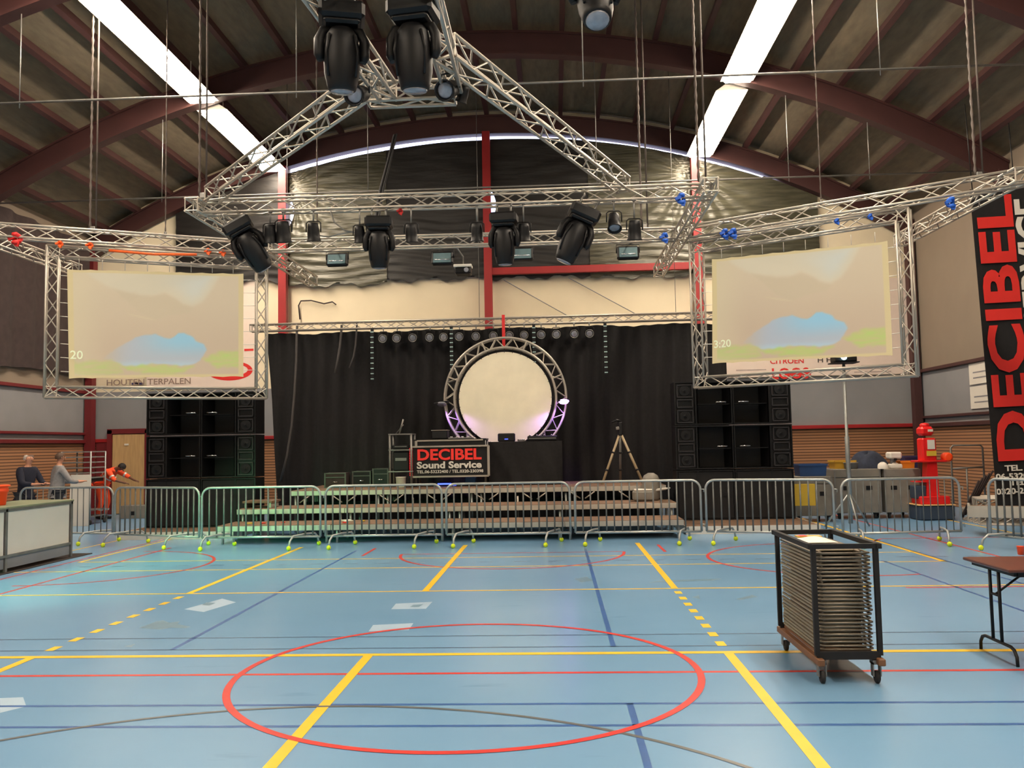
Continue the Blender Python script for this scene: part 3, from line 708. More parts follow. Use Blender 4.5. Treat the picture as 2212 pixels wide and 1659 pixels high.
# flood lights under the farther truss
for (x, y), lb, fr_ in (((727, 560), 'rectangular floodlight before the crinkled sheet', 1), ((955, 557), 'rectangular floodlight left of the middle column', 0),
                        ((1128, 548), 'rectangular floodlight right of the middle column', 0), ((1357, 545), 'rectangular floodlight near the right red column', 1)):
    c = at(x, y, 17.3); t = thing('floodlight', lb, 'floodlight', c, 0, 'rectangular floodlights')
    MB().box((0, .07, 0), (.44, .14, .27), 0, X3(-.2), .03).build('housing', BLACK, t)
    gl = MB(); gl.box((0, -.01, 0), (.36, .02, .2), 0, X3(-.2)); gl.build('glass', LGLASS, t)
    rf = MB(); rf.tube([(-.15, -.03, -.04), (.15, -.03, -.04)], .012, 6); rf.build('lamp_rod', CHROME, t)
    y_ = MB(); y_.tube([(-.23, .06, 0), (-.23, .06, .17), (.23, .06, .17), (.23, .06, 0)], .012, 5); y_.tube([(0, .06, .17), (0, 16.1-c.y, 5.5-c.z)], .014, 5); y_.build('bracket', BLACK, t)
c = at(1001, 585, 18.0); t = thing('ceiling_projector', 'projector hanging left of the middle column under the rig', 'projector', c)
MB().box((0, 0, -.02), (.34, .36, .14), 0, None, .03).build('body', BLACK, t); MB().box((0, -.05, .08), (.38, .26, .06), 0, None, .01).build('cradle', WHITE, t)
MB().lathe([(.05, 0), (.05, .03), (.035, .03)], (.08, -.18, -.02), 12, 0, X3(PI/2)).build('lens', LENS, t)
q = MB(); q.tube([(0, 0, .1), (0, 0, .3), (0, -1.9, ZT-c.z)], .015, 6); q.build('mounting_pole', STEEL, t)

# ================================================================ CIRCLE, BACKDROP
CC = Vector((-1.12, 19.95, 2.84))
t = thing('circular_truss', 'round aluminium truss ring standing behind the DJ tables', 'truss', CC)
def ring(r, y, rad): return [Vector((r*math.cos(a), y, r*math.sin(a))) for a in [2*PI*i/72 for i in range(72)]]
for r, y in ((1.40, .0), (1.17, -.04), (1.17, .2), (1.40, .2)): MB().tube(ring(r, y, 0), .028, 8, closed=True).build('ring_tube', ALU, t)
bb = MB(); n = 44
for i in range(n):
    a, c_ = 2*PI*i/n, 2*PI*(i+1)/n
    f = lambda r, y, g_: Vector((r*math.cos(g_), y, r*math.sin(g_)))
    for (ra, ya), (rb, yb) in (((1.4, 0), (1.17, -.04)), ((1.4, .2), (1.17, .2)), ((1.17, -.04), (1.17, .2))):
        if i % 2: ra, ya, rb, yb = rb, yb, ra, ya
        bb.tube([f(ra, ya, a), f(rb, yb, c_)], .012, 5, caps=False)
bb.build('bracing', ALU, t)
for a in (PI*.62, PI*.88, PI*.38, PI*.12): MB().box((1.285*math.cos(a), .08, 1.285*math.sin(a)), (.26, .26, .03), 0, Y3(-a)).build('joint_plate', ALU, t)
t = thing('round_screen', 'round cream cloth disc laced inside the circular truss', 'screen', CC)
g = MB(); n = 72
for k in range(12):
    for i in range(n):
        f = lambda kk, ii: Vector((1.07*kk/12*math.cos(2*PI*ii/n), 0, 1.07*kk/12*math.sin(2*PI*ii/n)))
        if k == 0: g.poly([f(0, 0), f(1, i), f(1, i+1)])
        else: g.quad(f(k, i), f(k+1, i), f(k+1, i+1), f(k, i+1), 0, True)
g.build('cloth', OFFW, t)
for i in range(36):
    a = 2*PI*i/36; MB().tube([(1.05*math.cos(a), 0, 1.05*math.sin(a)), (1.16*math.cos(a), -.03, 1.16*math.sin(a))], .005, 4).build('lacing_cord', BLACK, t)
for x, z, side, s in ((-2.56, 2.76, 'left', 0), (.22, 2.76, 'right', 1)):
    t = thing('led_spot', '%s LED spotlight clamped on the side of the circle%s' % (side, ', glowing violet' if s else ''), 'spotlight', (x, 19.75, z), 0, 'LED spotlights on the circle')
    MB().box((0, 0, 0), (.34 if not s else .28, .2, .04), 0, Y3(-.15), .01).build('body', BLACK, t)
    MB().lathe([(.0, 0), (.12, 0), (.1, -.03), (0, -.03)], (0, -.02, -.03), 14, 0, X3(-.35)).build('lens', LEDV if s else LENS, t)
    MB().tube([(0, .08, 0), (-.12 if s else .12, .2, .0)], .015, 5).build('clamp', STEEL, t)
g = MB()
def bd(u, v):
    xl = -7.03+(1-v)*.3; x = xl+(4.15-xl)*u
    z = .25+v*4.36
    if v == 1: z += .05*abs(math.sin(x*1.6))-.05
    return (x, 20.95+.05*math.sin(x*17+.6*math.sin(z))+.03*math.sin(x*7.3+z*.4), z)
g.grid(bd, 520, 8)
tag(g.build('stage_backdrop', CLOTH), 'black pleated cloth backdrop hanging behind the stage', 'curtain')
g = MB(); g.grid(lambda u, v: (-6.3+u*8.5, 18.9+.04*math.sin(u*150), .01+v*.6), 300, 2)  # black sheet added to stand for the shade under the decks
tag(g.build('under_stage_dark_sheet', CLOTH), 'added black sheet that darkens the space below the stage decks', 'curtain')

# banners on the back wall
def bpanel(px0, px1, z0, z1, label, cat='banner'):
    a = at(px0, 700, YB-.06); b_ = at(px1, 700, YB-.06); t = thing('wall_banner', label, cat, (a.x, YB-.06, z0), 0, 'banners on the back wall')
    MB().box(((b_.x-a.x)/2, 0, (z1-z0)/2), (b_.x-a.x, .02, z1-z0)).build('cloth', mat('banner_cloth', (226, 208, 194), .7, 0, .03, 3), t); return t, b_.x-a.x
t, w_ = bpanel(318, 553, 3.56, 6.9, 'white sponsor banner with red oval logo behind the left screen')
x0 = at(318, 700, YB-.06).x; zz = lambda x, y: at(x, y, YB-.06)
p_ = zz(230, 833); text('HOUTEN TERPALEN', .24, 'lettering', mat('faded_print', (150, 128, 114), .6), t, (zz(336, 832).x-x0-1.45, -.015, .02+zz(336, 832).z-3.56), bold=.01, sx=1.15)
el = MB(); c_ = zz(497, 801); cx, cz = c_.x-x0, c_.z-3.56
for i in range(48):
    a, b2 = 2*PI*i/48, 2*PI*(i+1)/48
    f = lambda r, a_, y: (cx+r*math.cos(a_)*.66, y, cz+r*math.sin(a_)*.28)
    g2 = lambda a_, y: (cx+.02+.5*math.cos(a_), y, cz+.02+.17*math.sin(a_))
    el.quad(f(1, a, -.013), g2(a, -.013), g2(b2, -.013), f(1, b2, -.013))
el.build('red_oval', REDT, t)
text('b', .3, 'letter', REDT, t, (cx+.24, -.014, cz-.1), bold=.03)
e2 = MB(); c1 = zz(528, 756); c2 = zz(548, 756); e2.box(((c1.x+c2.x)/2-x0, -.013, c1.z-3.56), (c2.x-c1.x, .006, .06)); e2.build('red_bar', REDT, t)
for xx in (292, 301):
    e3 = MB(); c1 = zz(xx, 829); e3.box((c1.x-x0, -.013, c1.z-3.56), (.2, .006, .06)); e3.build('blue_block', mat('navy_print', (52, 46, 84), .6), t)
t, w_ = bpanel(1562, 1962, 3.52, 6.2, 'white sponsor banner with red lettering behind the right screen')
x0 = at(1562, 700, YB-.06).x
text('CITROEN', .2, 'red_lettering', REDT, t, (zz(1663, 785).x-x0, -.015, zz(1663, 786).z-3.52), bold=.015, sx=1.1)
text('LOOS', .42, 'red_name', REDT, t, (zz(1666, 812).x-x0, -.015, zz(1666, 814).z-3.52-.06), bold=.02, sx=.95)
text('H H H    H', .2, 'dark_lettering', DARKT, t, (zz(1765, 782).x-x0, -.015, zz(1765, 783).z-3.52), bold=.01, sx=1.2)
e2 = MB(); c1 = zz(1695, 819); c2 = zz(1752, 817); e2.box(((c1.x+c2.x)/2-x0, -.013, .07), (c2.x-c1.x, .006, .09)); e2.build('red_bar', REDT, t)
for a_, b2, y in ((1590, 1655, 800), (1830, 1920, 797), (1860, 1930, 790), (1845, 1925, 804)):
    e2 = MB(); c1 = zz(a_, y); c2 = zz(b2, y); e2.box(((c1.x+c2.x)/2-x0, -.013, c1.z-3.52), (c2.x-c1.x, .004, .03)); e2.build('printed_line', mat('faint_print', (176, 158, 150), .6), t)

# big vertical banner at the right
Yb = 17.0; a = at(2100, 437, Yb); xb = a.x+.15; zb = at(2140, 1100, Yb).z; ztp = 6.55
t = thing('tall_banner', 'tall black banner with red DECIBEL and white SOUND SERVICE lettering', 'banner', (xb, Yb, zb), 0, None, (0, -.03, 0))
MB().grid(lambda u, v: (.25*(1-v)*0+u*1.75+.0, .02*math.sin(u*8), v*(ztp-zb)), 12, 20).build('cloth', BLACKM, t)
Lz = at(2145, 997, Yb).z; Hz = at(2100, 425, Yb).z; span = Hz-Lz
o_ = text('DECIBEL', 1.0, 'red_name', REDT, t, (0, 0, 0), bold=.03, thick=.003)
mxx = max(v.co.x for v in o_.data.vertices); mnx = min(v.co.x for v in o_.data.vertices); mxy = max(v.co.y for v in o_.data.vertices)
for v in o_.data.vertices: v.co.x = (v.co.x-mnx)/(mxx-mnx)*span; v.co.y = v.co.y/mxy*.66
o_.rotation_euler = (0, -PI/2, -PI/2); o_.rotation_euler = Matrix(((0, -1, 0), (0, 0, -1), (1, 0, 0))).to_euler(); o_.location = (.73, -.03, Lz-zb)
o_ = text('SOUND SERVICE', 1.0, 'white_name', WHT, t, (0, 0, 0), bold=.03, thick=.003)
mxx = max(v.co.x for v in o_.data.vertices); mnx = min(v.co.x for v in o_.data.vertices); mxy = max(v.co.y for v in o_.data.vertices)
for v in o_.data.vertices: v.co.x = (v.co.x-mnx)/(mxx-mnx)*(span*.98); v.co.y = v.co.y/mxy*.5
o_.rotation_euler = Matrix(((0, -1, 0), (0, 0, -1), (1, 0, 0))).to_euler(); o_.location = (1.29, -.03, Lz-zb)
for s_, y_, x_ in (('TEL.', 1018, 2172), ('06-5320', 1036, 2152), ('TEL.', 1049, 2182), ('0320-26', 1068, 2152)):
    c_ = at(x_, y_, Yb); text(s_, .15, 'phone_line', WHT, t, (c_.x-xb, -.03, c_.z-zb), bold=.03, sx=1.2)
hk = MB()
for x_ in (.05, .85, 1.65): hk.tube([(x_, 0, ztp-zb-.02), (x_, 0, arc_z(xb+x_, .1)-zb)], .01, 5)
hk.build('hanging_cord', BLACK, t)

# cables and rods at the back
def drape(pts, Y, r, label, m_=STEEL):
    q = MB(); q.tube([Vector(at(x, y, Y)) for x, y in pts], r, 6); tag(q.build('hanging_cable', m_), label, 'cable')
CABL = mat('grey_cable', (74, 70, 68), .7, 0, .1, 6)
drape([(642, 704), (641, 722), (640, 780), (636, 850), (630, 920), (620, 985), (606, 1040)], 20.7, .03, 'long grey cable falling down the left part of the backdrop', CABL)
drape([(738, 702), (737, 720), (734, 750), (729, 780), (724, 806)], 20.7, .03, 'grey cable end hanging left of the first dot strip', CABL)
drape([(771, 698), (770, 718), (768, 745), (764, 770), (755, 795)], 20.7, .022, 'bent grey cable end hanging beside the first dot strip', CABL)
drape([(648, 690), (645, 660), (650, 650), (672, 649), (700, 656), (718, 652), (726, 658)], 24.4, .02, 'dark cable fixed on the cream wall right of the left column', BROWNH)
for k, (p0_, p1_) in enumerate((((1088, 605), (1240, 690)), ((1228, 600), (1380, 682)))):
    A = at(*p0_, 24.42); B = at(*p1_, 24.42); struct(MB().tube([A, B], .012, 5).build('trim_%d' % (10+k), GREYW))

# ================================================================ STAGE
def deck_proto(w, d, h, hk):
    def mk(label, loc, grp):
        t = thing('stage_deck', label, 'stage deck', loc, 0, grp)
        MB().box((0, 0, h-.012), (w-.012, d-.012, .024)).build('deck_board', PLY, t)
        e = MB()
        for s in (-1, 1): e.box((0, s*(d/2-.02), h-.055), (w-.006, .035, .1), 0, None, .006); e.box((s*(w/2-.02), 0, h-.055), (.035, d-.08, .1))
        e.build('edge_frame', DECKE, t)
        for sx in (-1, 1):
            for sy in (-1, 1): MB().tube([(sx*(w/2-.1), sy*(d/2-.09), 0), (sx*(w/2-.1), sy*(d/2-.09), h-.05)], .025, 8).build('leg', GALV, t)
        return t
    return mk
dw = 8.73/4
for y, z, nm, xs in ((16.7, .345, 'lowest front', -6.4), (17.7, .585, 'middle', -6.38)):
    pr = None
    for i in range(4):
        lb = '%s stage step deck, %s from the left' % (nm, ORD[i+1]); loc = (xs+dw*(i+.5), y, 0)
        if pr is None: pr = deck_proto(dw, 1.0, z, 0)(lb, loc, '%s step of the stage' % nm)
        else: dup(pr, loc, 0, lb)
pr = None; dw3 = 7.9/4
for j in range(3):
    for i in range(4):
        lb = 'top level stage deck, %s from the left in the %s row' % (ORD[i+1], ('front', 'middle', 'back')[j]); loc = (-5.62+dw3*(i+.5), 18.66+j*.86, 0)
        if pr is None: pr = deck_proto(dw3, .86, .88, 0)(lb, loc, 'top level of the stage')
        else: dup(pr, loc, 0, lb)
t = thing('diagonal_brace', 'short aluminium struts under the front edge of the top stage level', 'brace', (0, 18.225, 0)); q = MB()
for i in range(14):
    x = -5.3+i*.5; q.tube([(x+.1, 0, .77), (x+.1+(.2 if i % 2 else -.2), 0, .63)], .014, 5)
for x in (-5.3, -3.0, -.8, 1.7): q.tube([(x, 0, 0), (x, 0, .7)], .02, 6)
q.build('braces', ALU, t)
# loose brown deck piece
c = at(590, 1083, 18.0); t = thing('deck_offcut', 'small brown deck board lying at the left end of the stage steps', 'board', (-6.05, 17.75, .587)); MB().box((.0, 0, .12), (.6, .6, .04)).build('board', PLY, t)
for sx in (-.25, .25): MB().box((sx, 0, .05), (.04, .5, .1)).build('runner', DECKE, t)
# litter on the steps
for k, (x, y, Y, zt_, m_, s, lb) in enumerate(((540, 1128, 16.6, .346, YELP, .06, 'yellow scrap on the lowest step, leftmost of the litter'), (568, 1127, 16.6, .346, REDT, .06, 'red scrap on the lowest step beside the yellow one'),
    (612, 1128, 16.7, .346, REDT, .045, 'small red scrap on the lowest step below the green lit edge'), (750, 1118, 16.9, .346, WHITE, .16, 'flat pale packet lying on the lowest step'), (745, 1129, 16.5, .346, REDT, .05, 'red scrap below the pale packet'), (785, 1123, 16.8, .346, YELP, .04, 'small yellow scrap right of the pale packet'))):
    c = at(x, y, Y); q = MB(); q.box((0, 0, .012), (s*1.6, s, .022), 0, Z3(k*.7), .004); o = q.build('paper_scrap', m_); o.location = (c.x, Y, zt_); tag(o, lb, 'litter', 'litter on the lowest stage step')

# ---- speaker stacks
SPT = mat('speaker_trim', (46, 43, 45), .5, 0, .1, 6)
def cabinet(label, loc, w, h, mirror, kind, grp):
    t = thing('speaker_cabinet', label, 'loudspeaker', loc, 0, grp); d = .58; sx = -1 if mirror else 1
    sh = MB(); th = .025
    sh.box((0, d/2, th/2), (w, d, th)); sh.box((0, d/2, h-th/2), (w, d, th))
    for s in (-1, 1): sh.box((s*(w/2-th/2), d/2, h/2), (th, d, h-2*th))
    sh.box((0, d-.02, h/2), (w-2*th, .03, h-2*th)); xs = sx*(-w*.5+w*.37)
    sh.box((xs, .2, h/2), (.03, .38, h-2*th)); sh.build('cabinet', BLACK, t)
    if kind == 'top':
        cx = sx*(-w/2+w*.185); cw = w*.33
        fr = MB(); fr.box((cx, .06, h/2), (cw, .02, h-.06))
        fr.build('baffle', BLACK, t)
        for zc, hh, kind2 in ((h*.79, h*.28, 'driver'), (h*.5, h*.17, 'horn'), (h*.2, h*.28, 'driver')):
            q = MB(); 
            for s in (-1, 1): q.box((cx, .035, zc+s*hh/2), (cw*.82, .05, .022)); q.box((cx+s*cw*.4, .035, zc), (.022, .05, hh))
            q.build('port_frame', SPT, t)
            if kind2 == 'driver':
                q = MB(); q.lathe([(0, .03), (.03, .03), (.05, 0), (hh*.4, .035), (hh*.44, .03), (hh*.44, 0)], (cx, .05, zc), 18, 0, X3(PI/2)); q.build('driver_cone', BLACKM, t)
            else:
                q = MB(); q.poly([(cx-cw*.36, .03, zc-hh*.4), (cx+cw*.36, .03, zc-hh*.4), (cx+.02, .14, zc-.01), (cx-.02, .14, zc-.01)]); q.poly([(cx-cw*.36, .03, zc+hh*.4), (cx-.02, .14, zc+.01), (cx+.02, .14, zc+.01), (cx+cw*.36, .03, zc+hh*.4)]); q.build('horn_flare', BLACKM, t)
        # deep bay with flare and shelf
        bx = sx*(w*.185); bw = w*.6
        q = MB(); q.poly([(bx-bw/2, .03, th), (bx-bw/2+.1, .45, th), (bx-bw/2+.1, .45, h-th), (bx-bw/2, .03, h-th)]); q.poly([(bx+bw/2-.02, .03, th), (bx+bw/2-.02, .03, h-th), (bx+bw/2-.1, .45, h-th), (bx+bw/2-.1, .45, th)])
        q.box((bx, .48, h/2), (bw-.15, .03, h-.06)); q.build('bass_horn', BLACK, t)
        q = MB(); q.box((bx, .2, h*.47), (bw-.06, .3, .014)); q.build('bay_shelf', BLACK, t)
        q = MB(); q.tube([(bx+sx*.05, .06, h*.5), (bx+sx*.05, .02, h*.52), (bx+sx*.25, .02, h*.52), (bx+sx*.25, .06, h*.5)], .013, 6); q.build('bar_handle', CHROME, t)
    else:
        q = MB(); q.box((0, .03, h/2), (w-.07, .03, h-.07)); q.build('front_grille', BLACKM, t)
        for s in (-1, 1): MB().box((s*w*.36, .012, h*.5), (.14, .01, .07)).build('recessed_handle', BLACK, t)
    return t
for side, x0, x1, Y in (('left', -8.74, -6.36, 18.25), ('right', 2.5, 4.9, 18.25)):
    w_ = (x1-x0)/2-.01; xc = (x0+x1)/2; g_ = '%s speaker stack' % side
    for k, (z0, hh, kd, nm) in enumerate(((.15, 1.02, 'sub', 'bottom'), (1.19, .9, 'top', 'middle'), (2.11, .9, 'top', 'top'))):
        for j in (0, 1): cabinet('%s %s black speaker cabinet of the %s stack' % (nm, ('left', 'right')[j], side), (xc+(j-.5)*(w_+.015), Y, z0), w_, hh, j == 1, kd, g_)
for side, x0, x1, y0, y1 in (('left', -8.85, -6.46, 17.25, 19.3), ('right', 2.46, 5.0, 16.9, 19.3)):
    t = thing('speaker_platform', 'low white-edged platform under the %s speaker stack' % side, 'platform', ((x0+x1)/2, (y0+y1)/2, 0))
    MB().box((0, 0, .135), (x1-x0-.02, y1-y0-.02, .02)).build('board', PLY, t); e = MB()
    for s in (-1, 1): e.box((0, s*((y1-y0)/2-.01), .075), (x1-x0, .02, .15)); e.box((s*((x1-x0)/2-.01), 0, .075), (.02, y1-y0-.04, .15))
    e.build('white_edge', WHITE, t)

# ---- DJ gear
ZD = .88
def frame_tubes(q, w, d, z0, z1, r=.025):
    for sx in (-1, 1):
        for sy in (-1, 1): q.tube([(sx*w/2, sy*d/2, z0), (sx*w/2, sy*d/2, z1)], r, 6)
A = at(889, 1030, 19.0); B = at(1056, 1030, 19.0); xs0, xs1 = A.x, B.x; zt_ = at(970, 964, 19.0).z; zb_ = at(970, 1029, 19.0).z
t = thing('dj_booth', 'DJ booth with a lit DECIBEL Sound Service sign on its front', 'DJ booth', ((xs0+xs1)/2, 19.0, ZD)); w_ = xs1-xs0
MB().box((0, .03, (zt_+zb_)/2-ZD), (w_-.04, .06, zt_-zb_-.04)).build('sign_panel', BLACKM, t)
f = MB()
for z in (zt_, zb_): f.box((0, .0, z-ZD), (w_, .07, .035))
for s in (-1, 1): f.box((s*w_/2, 0, (zt_+zb_)/2-ZD), (.05, .07, zt_-zb_))
f.box((0, .05, zt_+.13-ZD), (w_*.86, .03, .03)); f.box((-w_*.44, .05, zt_+.06-ZD), (.05, .05, .14))
f.build('metal_frame', ALU, t)
tb = MB(); tb.box((0, .4, zt_+.145-ZD), (w_-.1, .7, .03)); tb.build('table_board', BLACK, t)
fp = MB(); fp.box((0, .07, zt_+.06-ZD), (w_-.15, .02, .13)); fp.build('upper_panel', BLACKM, t)
for sx in (-1, 1):
    for yy in (.1, .7): MB().tube([(sx*(w_/2-.08), yy, 0), (sx*(w_/2-.08), yy, zt_+.13-ZD)], .025, 8).build('leg', STEEL, t)
sw = zt_-zb_; xa = -w_/2
o_ = text('DECIBEL', .34, 'red_name', mat('lit_red_letters', (214, 44, 34), .6, 0, .05, 8, emit=.25), t, (xa+.12, -.012, zb_-ZD+sw*.56), bold=.03, sx=1); mx_ = max(v.co.x for v in o_.data.vertices); my_ = max(v.co.y for v in o_.data.vertices)
for v in o_.data.vertices: v.co.x *= w_*.84/mx_; v.co.y *= sw*.36/my_
o_ = text('Sound Service', .2, 'white_name', WHT, t, (xa+.12, -.012, zb_-ZD+sw*.28), bold=.035); mx_ = max(v.co.x for v in o_.data.vertices)
for v in o_.data.vertices: v.co.x *= w_*.84/mx_
o_ = text('TEL.06-53232400 / TEL.0320-230398', .09, 'phone_line', WHT, t, (xa+.12, -.012, zb_-ZD+sw*.12), bold=.02); mx_ = max(v.co.x for v in o_.data.vertices)
for v in o_.data.vertices: v.co.x *= w_*.86/mx_
q = MB()
for i in range(17): q.box((xa+.0, -.04, zb_-ZD+.04+i*sw*.055), (.065, .012, .016))
q.build('led_column', LEDR, t)
# DJ table under black cloth
A = at(1056, 953, 19.3); B = at(1214, 953, 19.3); x0, x1 = A.x, B.x; zt2 = 1.84
t = thing('dj_table', 'table draped in black cloth before the circle', 'table', ((x0+x1)/2, 19.3, ZD))
g = MB(); w2 = (x1-x0)/2; hh = zt2-ZD
g.grid(lambda u, v: (-w2+2*w2*u, -.02-.05*(1-v)*abs(math.sin(u*9+1))-.03*(1-v)*math.sin(u*23+v*5), .01+v*(hh-.01)), 90, 8)
g.quad((-w2, -.02, hh), (w2, -.02, hh), (w2, .7, hh), (-w2, .7, hh)); g.quad((w2, -.02, hh), (w2, -.06, .01), (w2, .7, .01), (w2, .7, hh)); g.quad((-w2, -.02, hh), (-w2, .7, hh), (-w2, .7, .01), (-w2, -.06, .01))
g.build('table_cloth', CLOTH, t)
def gear(name, label, px0, px1, pyt, zb, Y, d, m_, cat, extra=None, grp=None):
    a = at(px0, pyt, Y); b_ = at(px1, pyt, Y); h_ = max(.02, (a.z+b_.z)/2-zb); w = b_.x-a.x
    t = thing(name, label, cat, ((a.x+b_.x)/2, Y+d/2, zb), 0, grp)
    MB().box((0, 0, h_/2), (w, d, h_), 0, None, min(.02, h_*.2)).build('body', m_, t)
    if extra: extra(t, w, d, h_)
    return t
def logo_led(t, w, d, h): MB().box((0, -d/2-.004, h*.3), (w*.2, .006, .012)).build('blue_led', LEDB, t)
gear('monitor_box', 'square black box with a small blue light on the DJ table before the disc', 1075, 1112, 936, zt2+.002, 19.4, .25, BLACK, 'device', logo_led)
def knobs(t, w, d, h):
    for j in range(3):
        for i in range(0, 8, 2): MB().lathe([(.016, 0), (.016, .02), (.012, .026)], (-w*.42+i*w*.12, -d*.3+j*d*.3, h), 8).build('knob', CHROME, t)
    e = MB(); e.box((0, -d/2-.003, h*.5), (w*.9, .006, .015)); e.build('silver_edge', STEEL, t)
gear('dj_mixer', 'long black DJ player at the right end of the draped table', 1139, 1204, 941, zt2+.002, 19.35, .4, BLACK, 'DJ gear', knobs)
gear('media_player', 'flat black player left of the long DJ player', 1118, 1134, 951, zt2+.002, 19.4, .3, BLACK, 'DJ gear', knobs)
zt3 = zt_+.162
def lid(t, w, d, h): MB().box((0, .0, h+.006), (w*1.05, d, .012)).build('lid_edge', ALU, t)
gear('rack_case', 'black rack case with a silver lid at the left of the DJ booth top', 932, 966, 930, zt3, 19.15, .4, BLACK, 'flight case', lid)
gear('turntable', 'pale flat deck on the right of the DJ booth top', 968, 1020, 945, zt3, 19.15, .42, STEEL, 'DJ gear', knobs)
c0 = at(958, 1033, 19.1); t = thing('blue_light_bar', 'LED bar glowing blue under the DJ booth sign', 'light bar', (c0.x+.1, 19.3, ZD+.002)); MB().box((0, 0, .04), (.9, .08, .07), 0, None, .01).build('housing', BLACK, t); q = MB(); q.box((-.1, -.045, .05), (.3, .01, .03)); q.box((.1, -.045, .02), (.12, .01, .015)); q.build('blue_leds', LEDB, t)
MBX = gear('blue_crate', 'blue crate under the right half of the DJ booth', 1004, 1026, 1031, ZD+.002, 19.35, .4, BLUEP, 'crate')
# rack tower left of booth
xa = at(842, 1000, 18.9).x; xb_ = at(888, 1000, 18.9).x; w_ = xb_-xa; ztw = at(865, 937, 18.9).z-ZD
t = thing('equipment_rack', 'open metal rack tower standing left of the DJ booth', 'rack', ((xa+xb_)/2, 19.15, ZD))
for sx in (-1, 1):
    for sy in (-1, 1): MB().tube([(sx*w_/2, sy*.22, 0), (sx*w_/2, sy*.22, ztw)], .026, 8).build('leg', STEEL, t)
for z in (.35, .82, ztw-.01): MB().box((0, 0, z), (w_+.06, .5, .025)).build('shelf', STEEL, t)
q = MB(); q.tube([(-w_*.1, -.1, ztw), (w_*.1, -.1, ztw+.32)], .02, 6); q.tube([(-w_*.3, 0, ztw), (w_*.1, -.1, ztw+.2)], .012, 5); q.build('tilted_arm', STEEL, t)
ZR = ZD
def rackthing(name, lb, dx, z, size, m_, cat): 
    t2 = thing(name, lb, cat, ((xa+xb_)/2+dx, 19.15, ZR+z)); MB().box((0, 0, size[2]/2), size, 0, None, .02).build('body', m_, t2); fp = MB(); fp.box((0, -size[1]/2-.004, size[2]*.6), (size[0]*.7, .008, size[2]*.15)); fp.build('front_strip', STEEL, t2)
rackthing('amplifier', 'dark device on the top shelf of the rack tower', 0, .835, (w_*.8, .4, .1), BLACK, 'device')
rackthing('speaker_monitor', 'dark box in the middle of the rack tower', 0, .364, (w_*.75, .38, .42), BLACK, 'device')
q = thing('bucket', 'white bucket standing in the bottom of the rack tower', 'bucket', (at(862, 1000, 18.75).x, 18.95, ZD)); MB().lathe([(.085, 0), (.1, .02), (.11, .22), (.118, .225), (.118, .235), (.1, .235)], n=18).build('body', WHITE, q)
BARM2 = mat('worn_edging', (78, 76, 72), .5, .3, .12, 8)
# cases on the left of the stage
def case(name, label, px0, px1, pyt, Y, d, m_, z0=ZD):
    a = at(px0, pyt, Y); b_ = at(px1, pyt, Y); h_ = a.z-z0; w = b_.x-a.x; t = thing(name, label, 'flight case', ((a.x+b_.x)/2, Y+d/2, z0))
    MB().box((0, 0, h_/2), (w, d, h_)).build('body', m_, t); e = MB()
    for sx in (-1, 1):
        for sy in (-1, 1): e.box((sx*w/2, sy*d/2, h_/2), (.03, .03, h_))
    for z in (.012, h_*.7, h_-.012):
        for sy in (-1, 1): e.box((0, sy*d/2, z), (w, .02, .022))
    e.build('edging', BARM2, t); h2 = MB(); h2.tube([(-.06, -d/2-.01, h_*.4), (-.05, -d/2-.04, h_*.4), (.05, -d/2-.04, h_*.4), (.06, -d/2-.01, h_*.4)], .009, 5); h2.build('handle', CHROME, t)
case('small_flight_case', 'small flight case with a silver top at the left of the stage', 702, 746, 1022, 19.3, .4, BROWNH)
case('flight_case', 'dark flight case beside the rack tower on the stage', 806, 838, 1012, 19.4, .5, BLACK)
case('wedge_monitor', 'low dark case left of the tall dark flight case', 762, 800, 1018, 19.6, .45, BLACKM)
# tripod on stage
c = at(1340, 940, 19.2); zt4 = c.z; t = thing('tripod_stand', 'wooden tripod stand with dark clamps at the right of the stage', 'tripod', (c.x, 19.2, ZD))
for (px, dy) in ((1300, -.25), (1386, -.25), (1343, .45)):
    b_ = at(px, 1034, 19.2); dx = (b_.x-c.x)*1.02; a0 = Vector((dx*.06, 0, zt4-ZD)); a1 = Vector((dx, dy, 0)); l_ = MB(); l_.tube([a0, a1], .03, 6); lg = l_.build('leg', mat('grey_wood', (158, 140, 110), .6, 0, .1, 5) if dy < 0 else STEEL, t)
    for k in (.36, .72): u_ = MB(); p_ = a0.lerp(a1, k); u_.tube([p_-(a1-a0)*.015, p_+(a1-a0)*.015], .042, 8); u_.build('clamp', BLACK, lg)
q = MB(); q.box((0, 0, zt4-ZD+.14), (.1, .1, .3), 0, None, .02); q.build('head', BLACK, t)
q = MB(); q.box((-.06, -.06, zt4-ZD+.15), (.08, .05, .07), 0, None, .01); q.build('white_knob', STEEL, t)
q = MB(); q.tube([(.02, 0, zt4-ZD+.3), (-.08, -.02, zt4-ZD+.33), (-.2, -.04, zt4-ZD+.27)], [.03, .03, .015], 6); q.build('top_arm', BLACK, t)

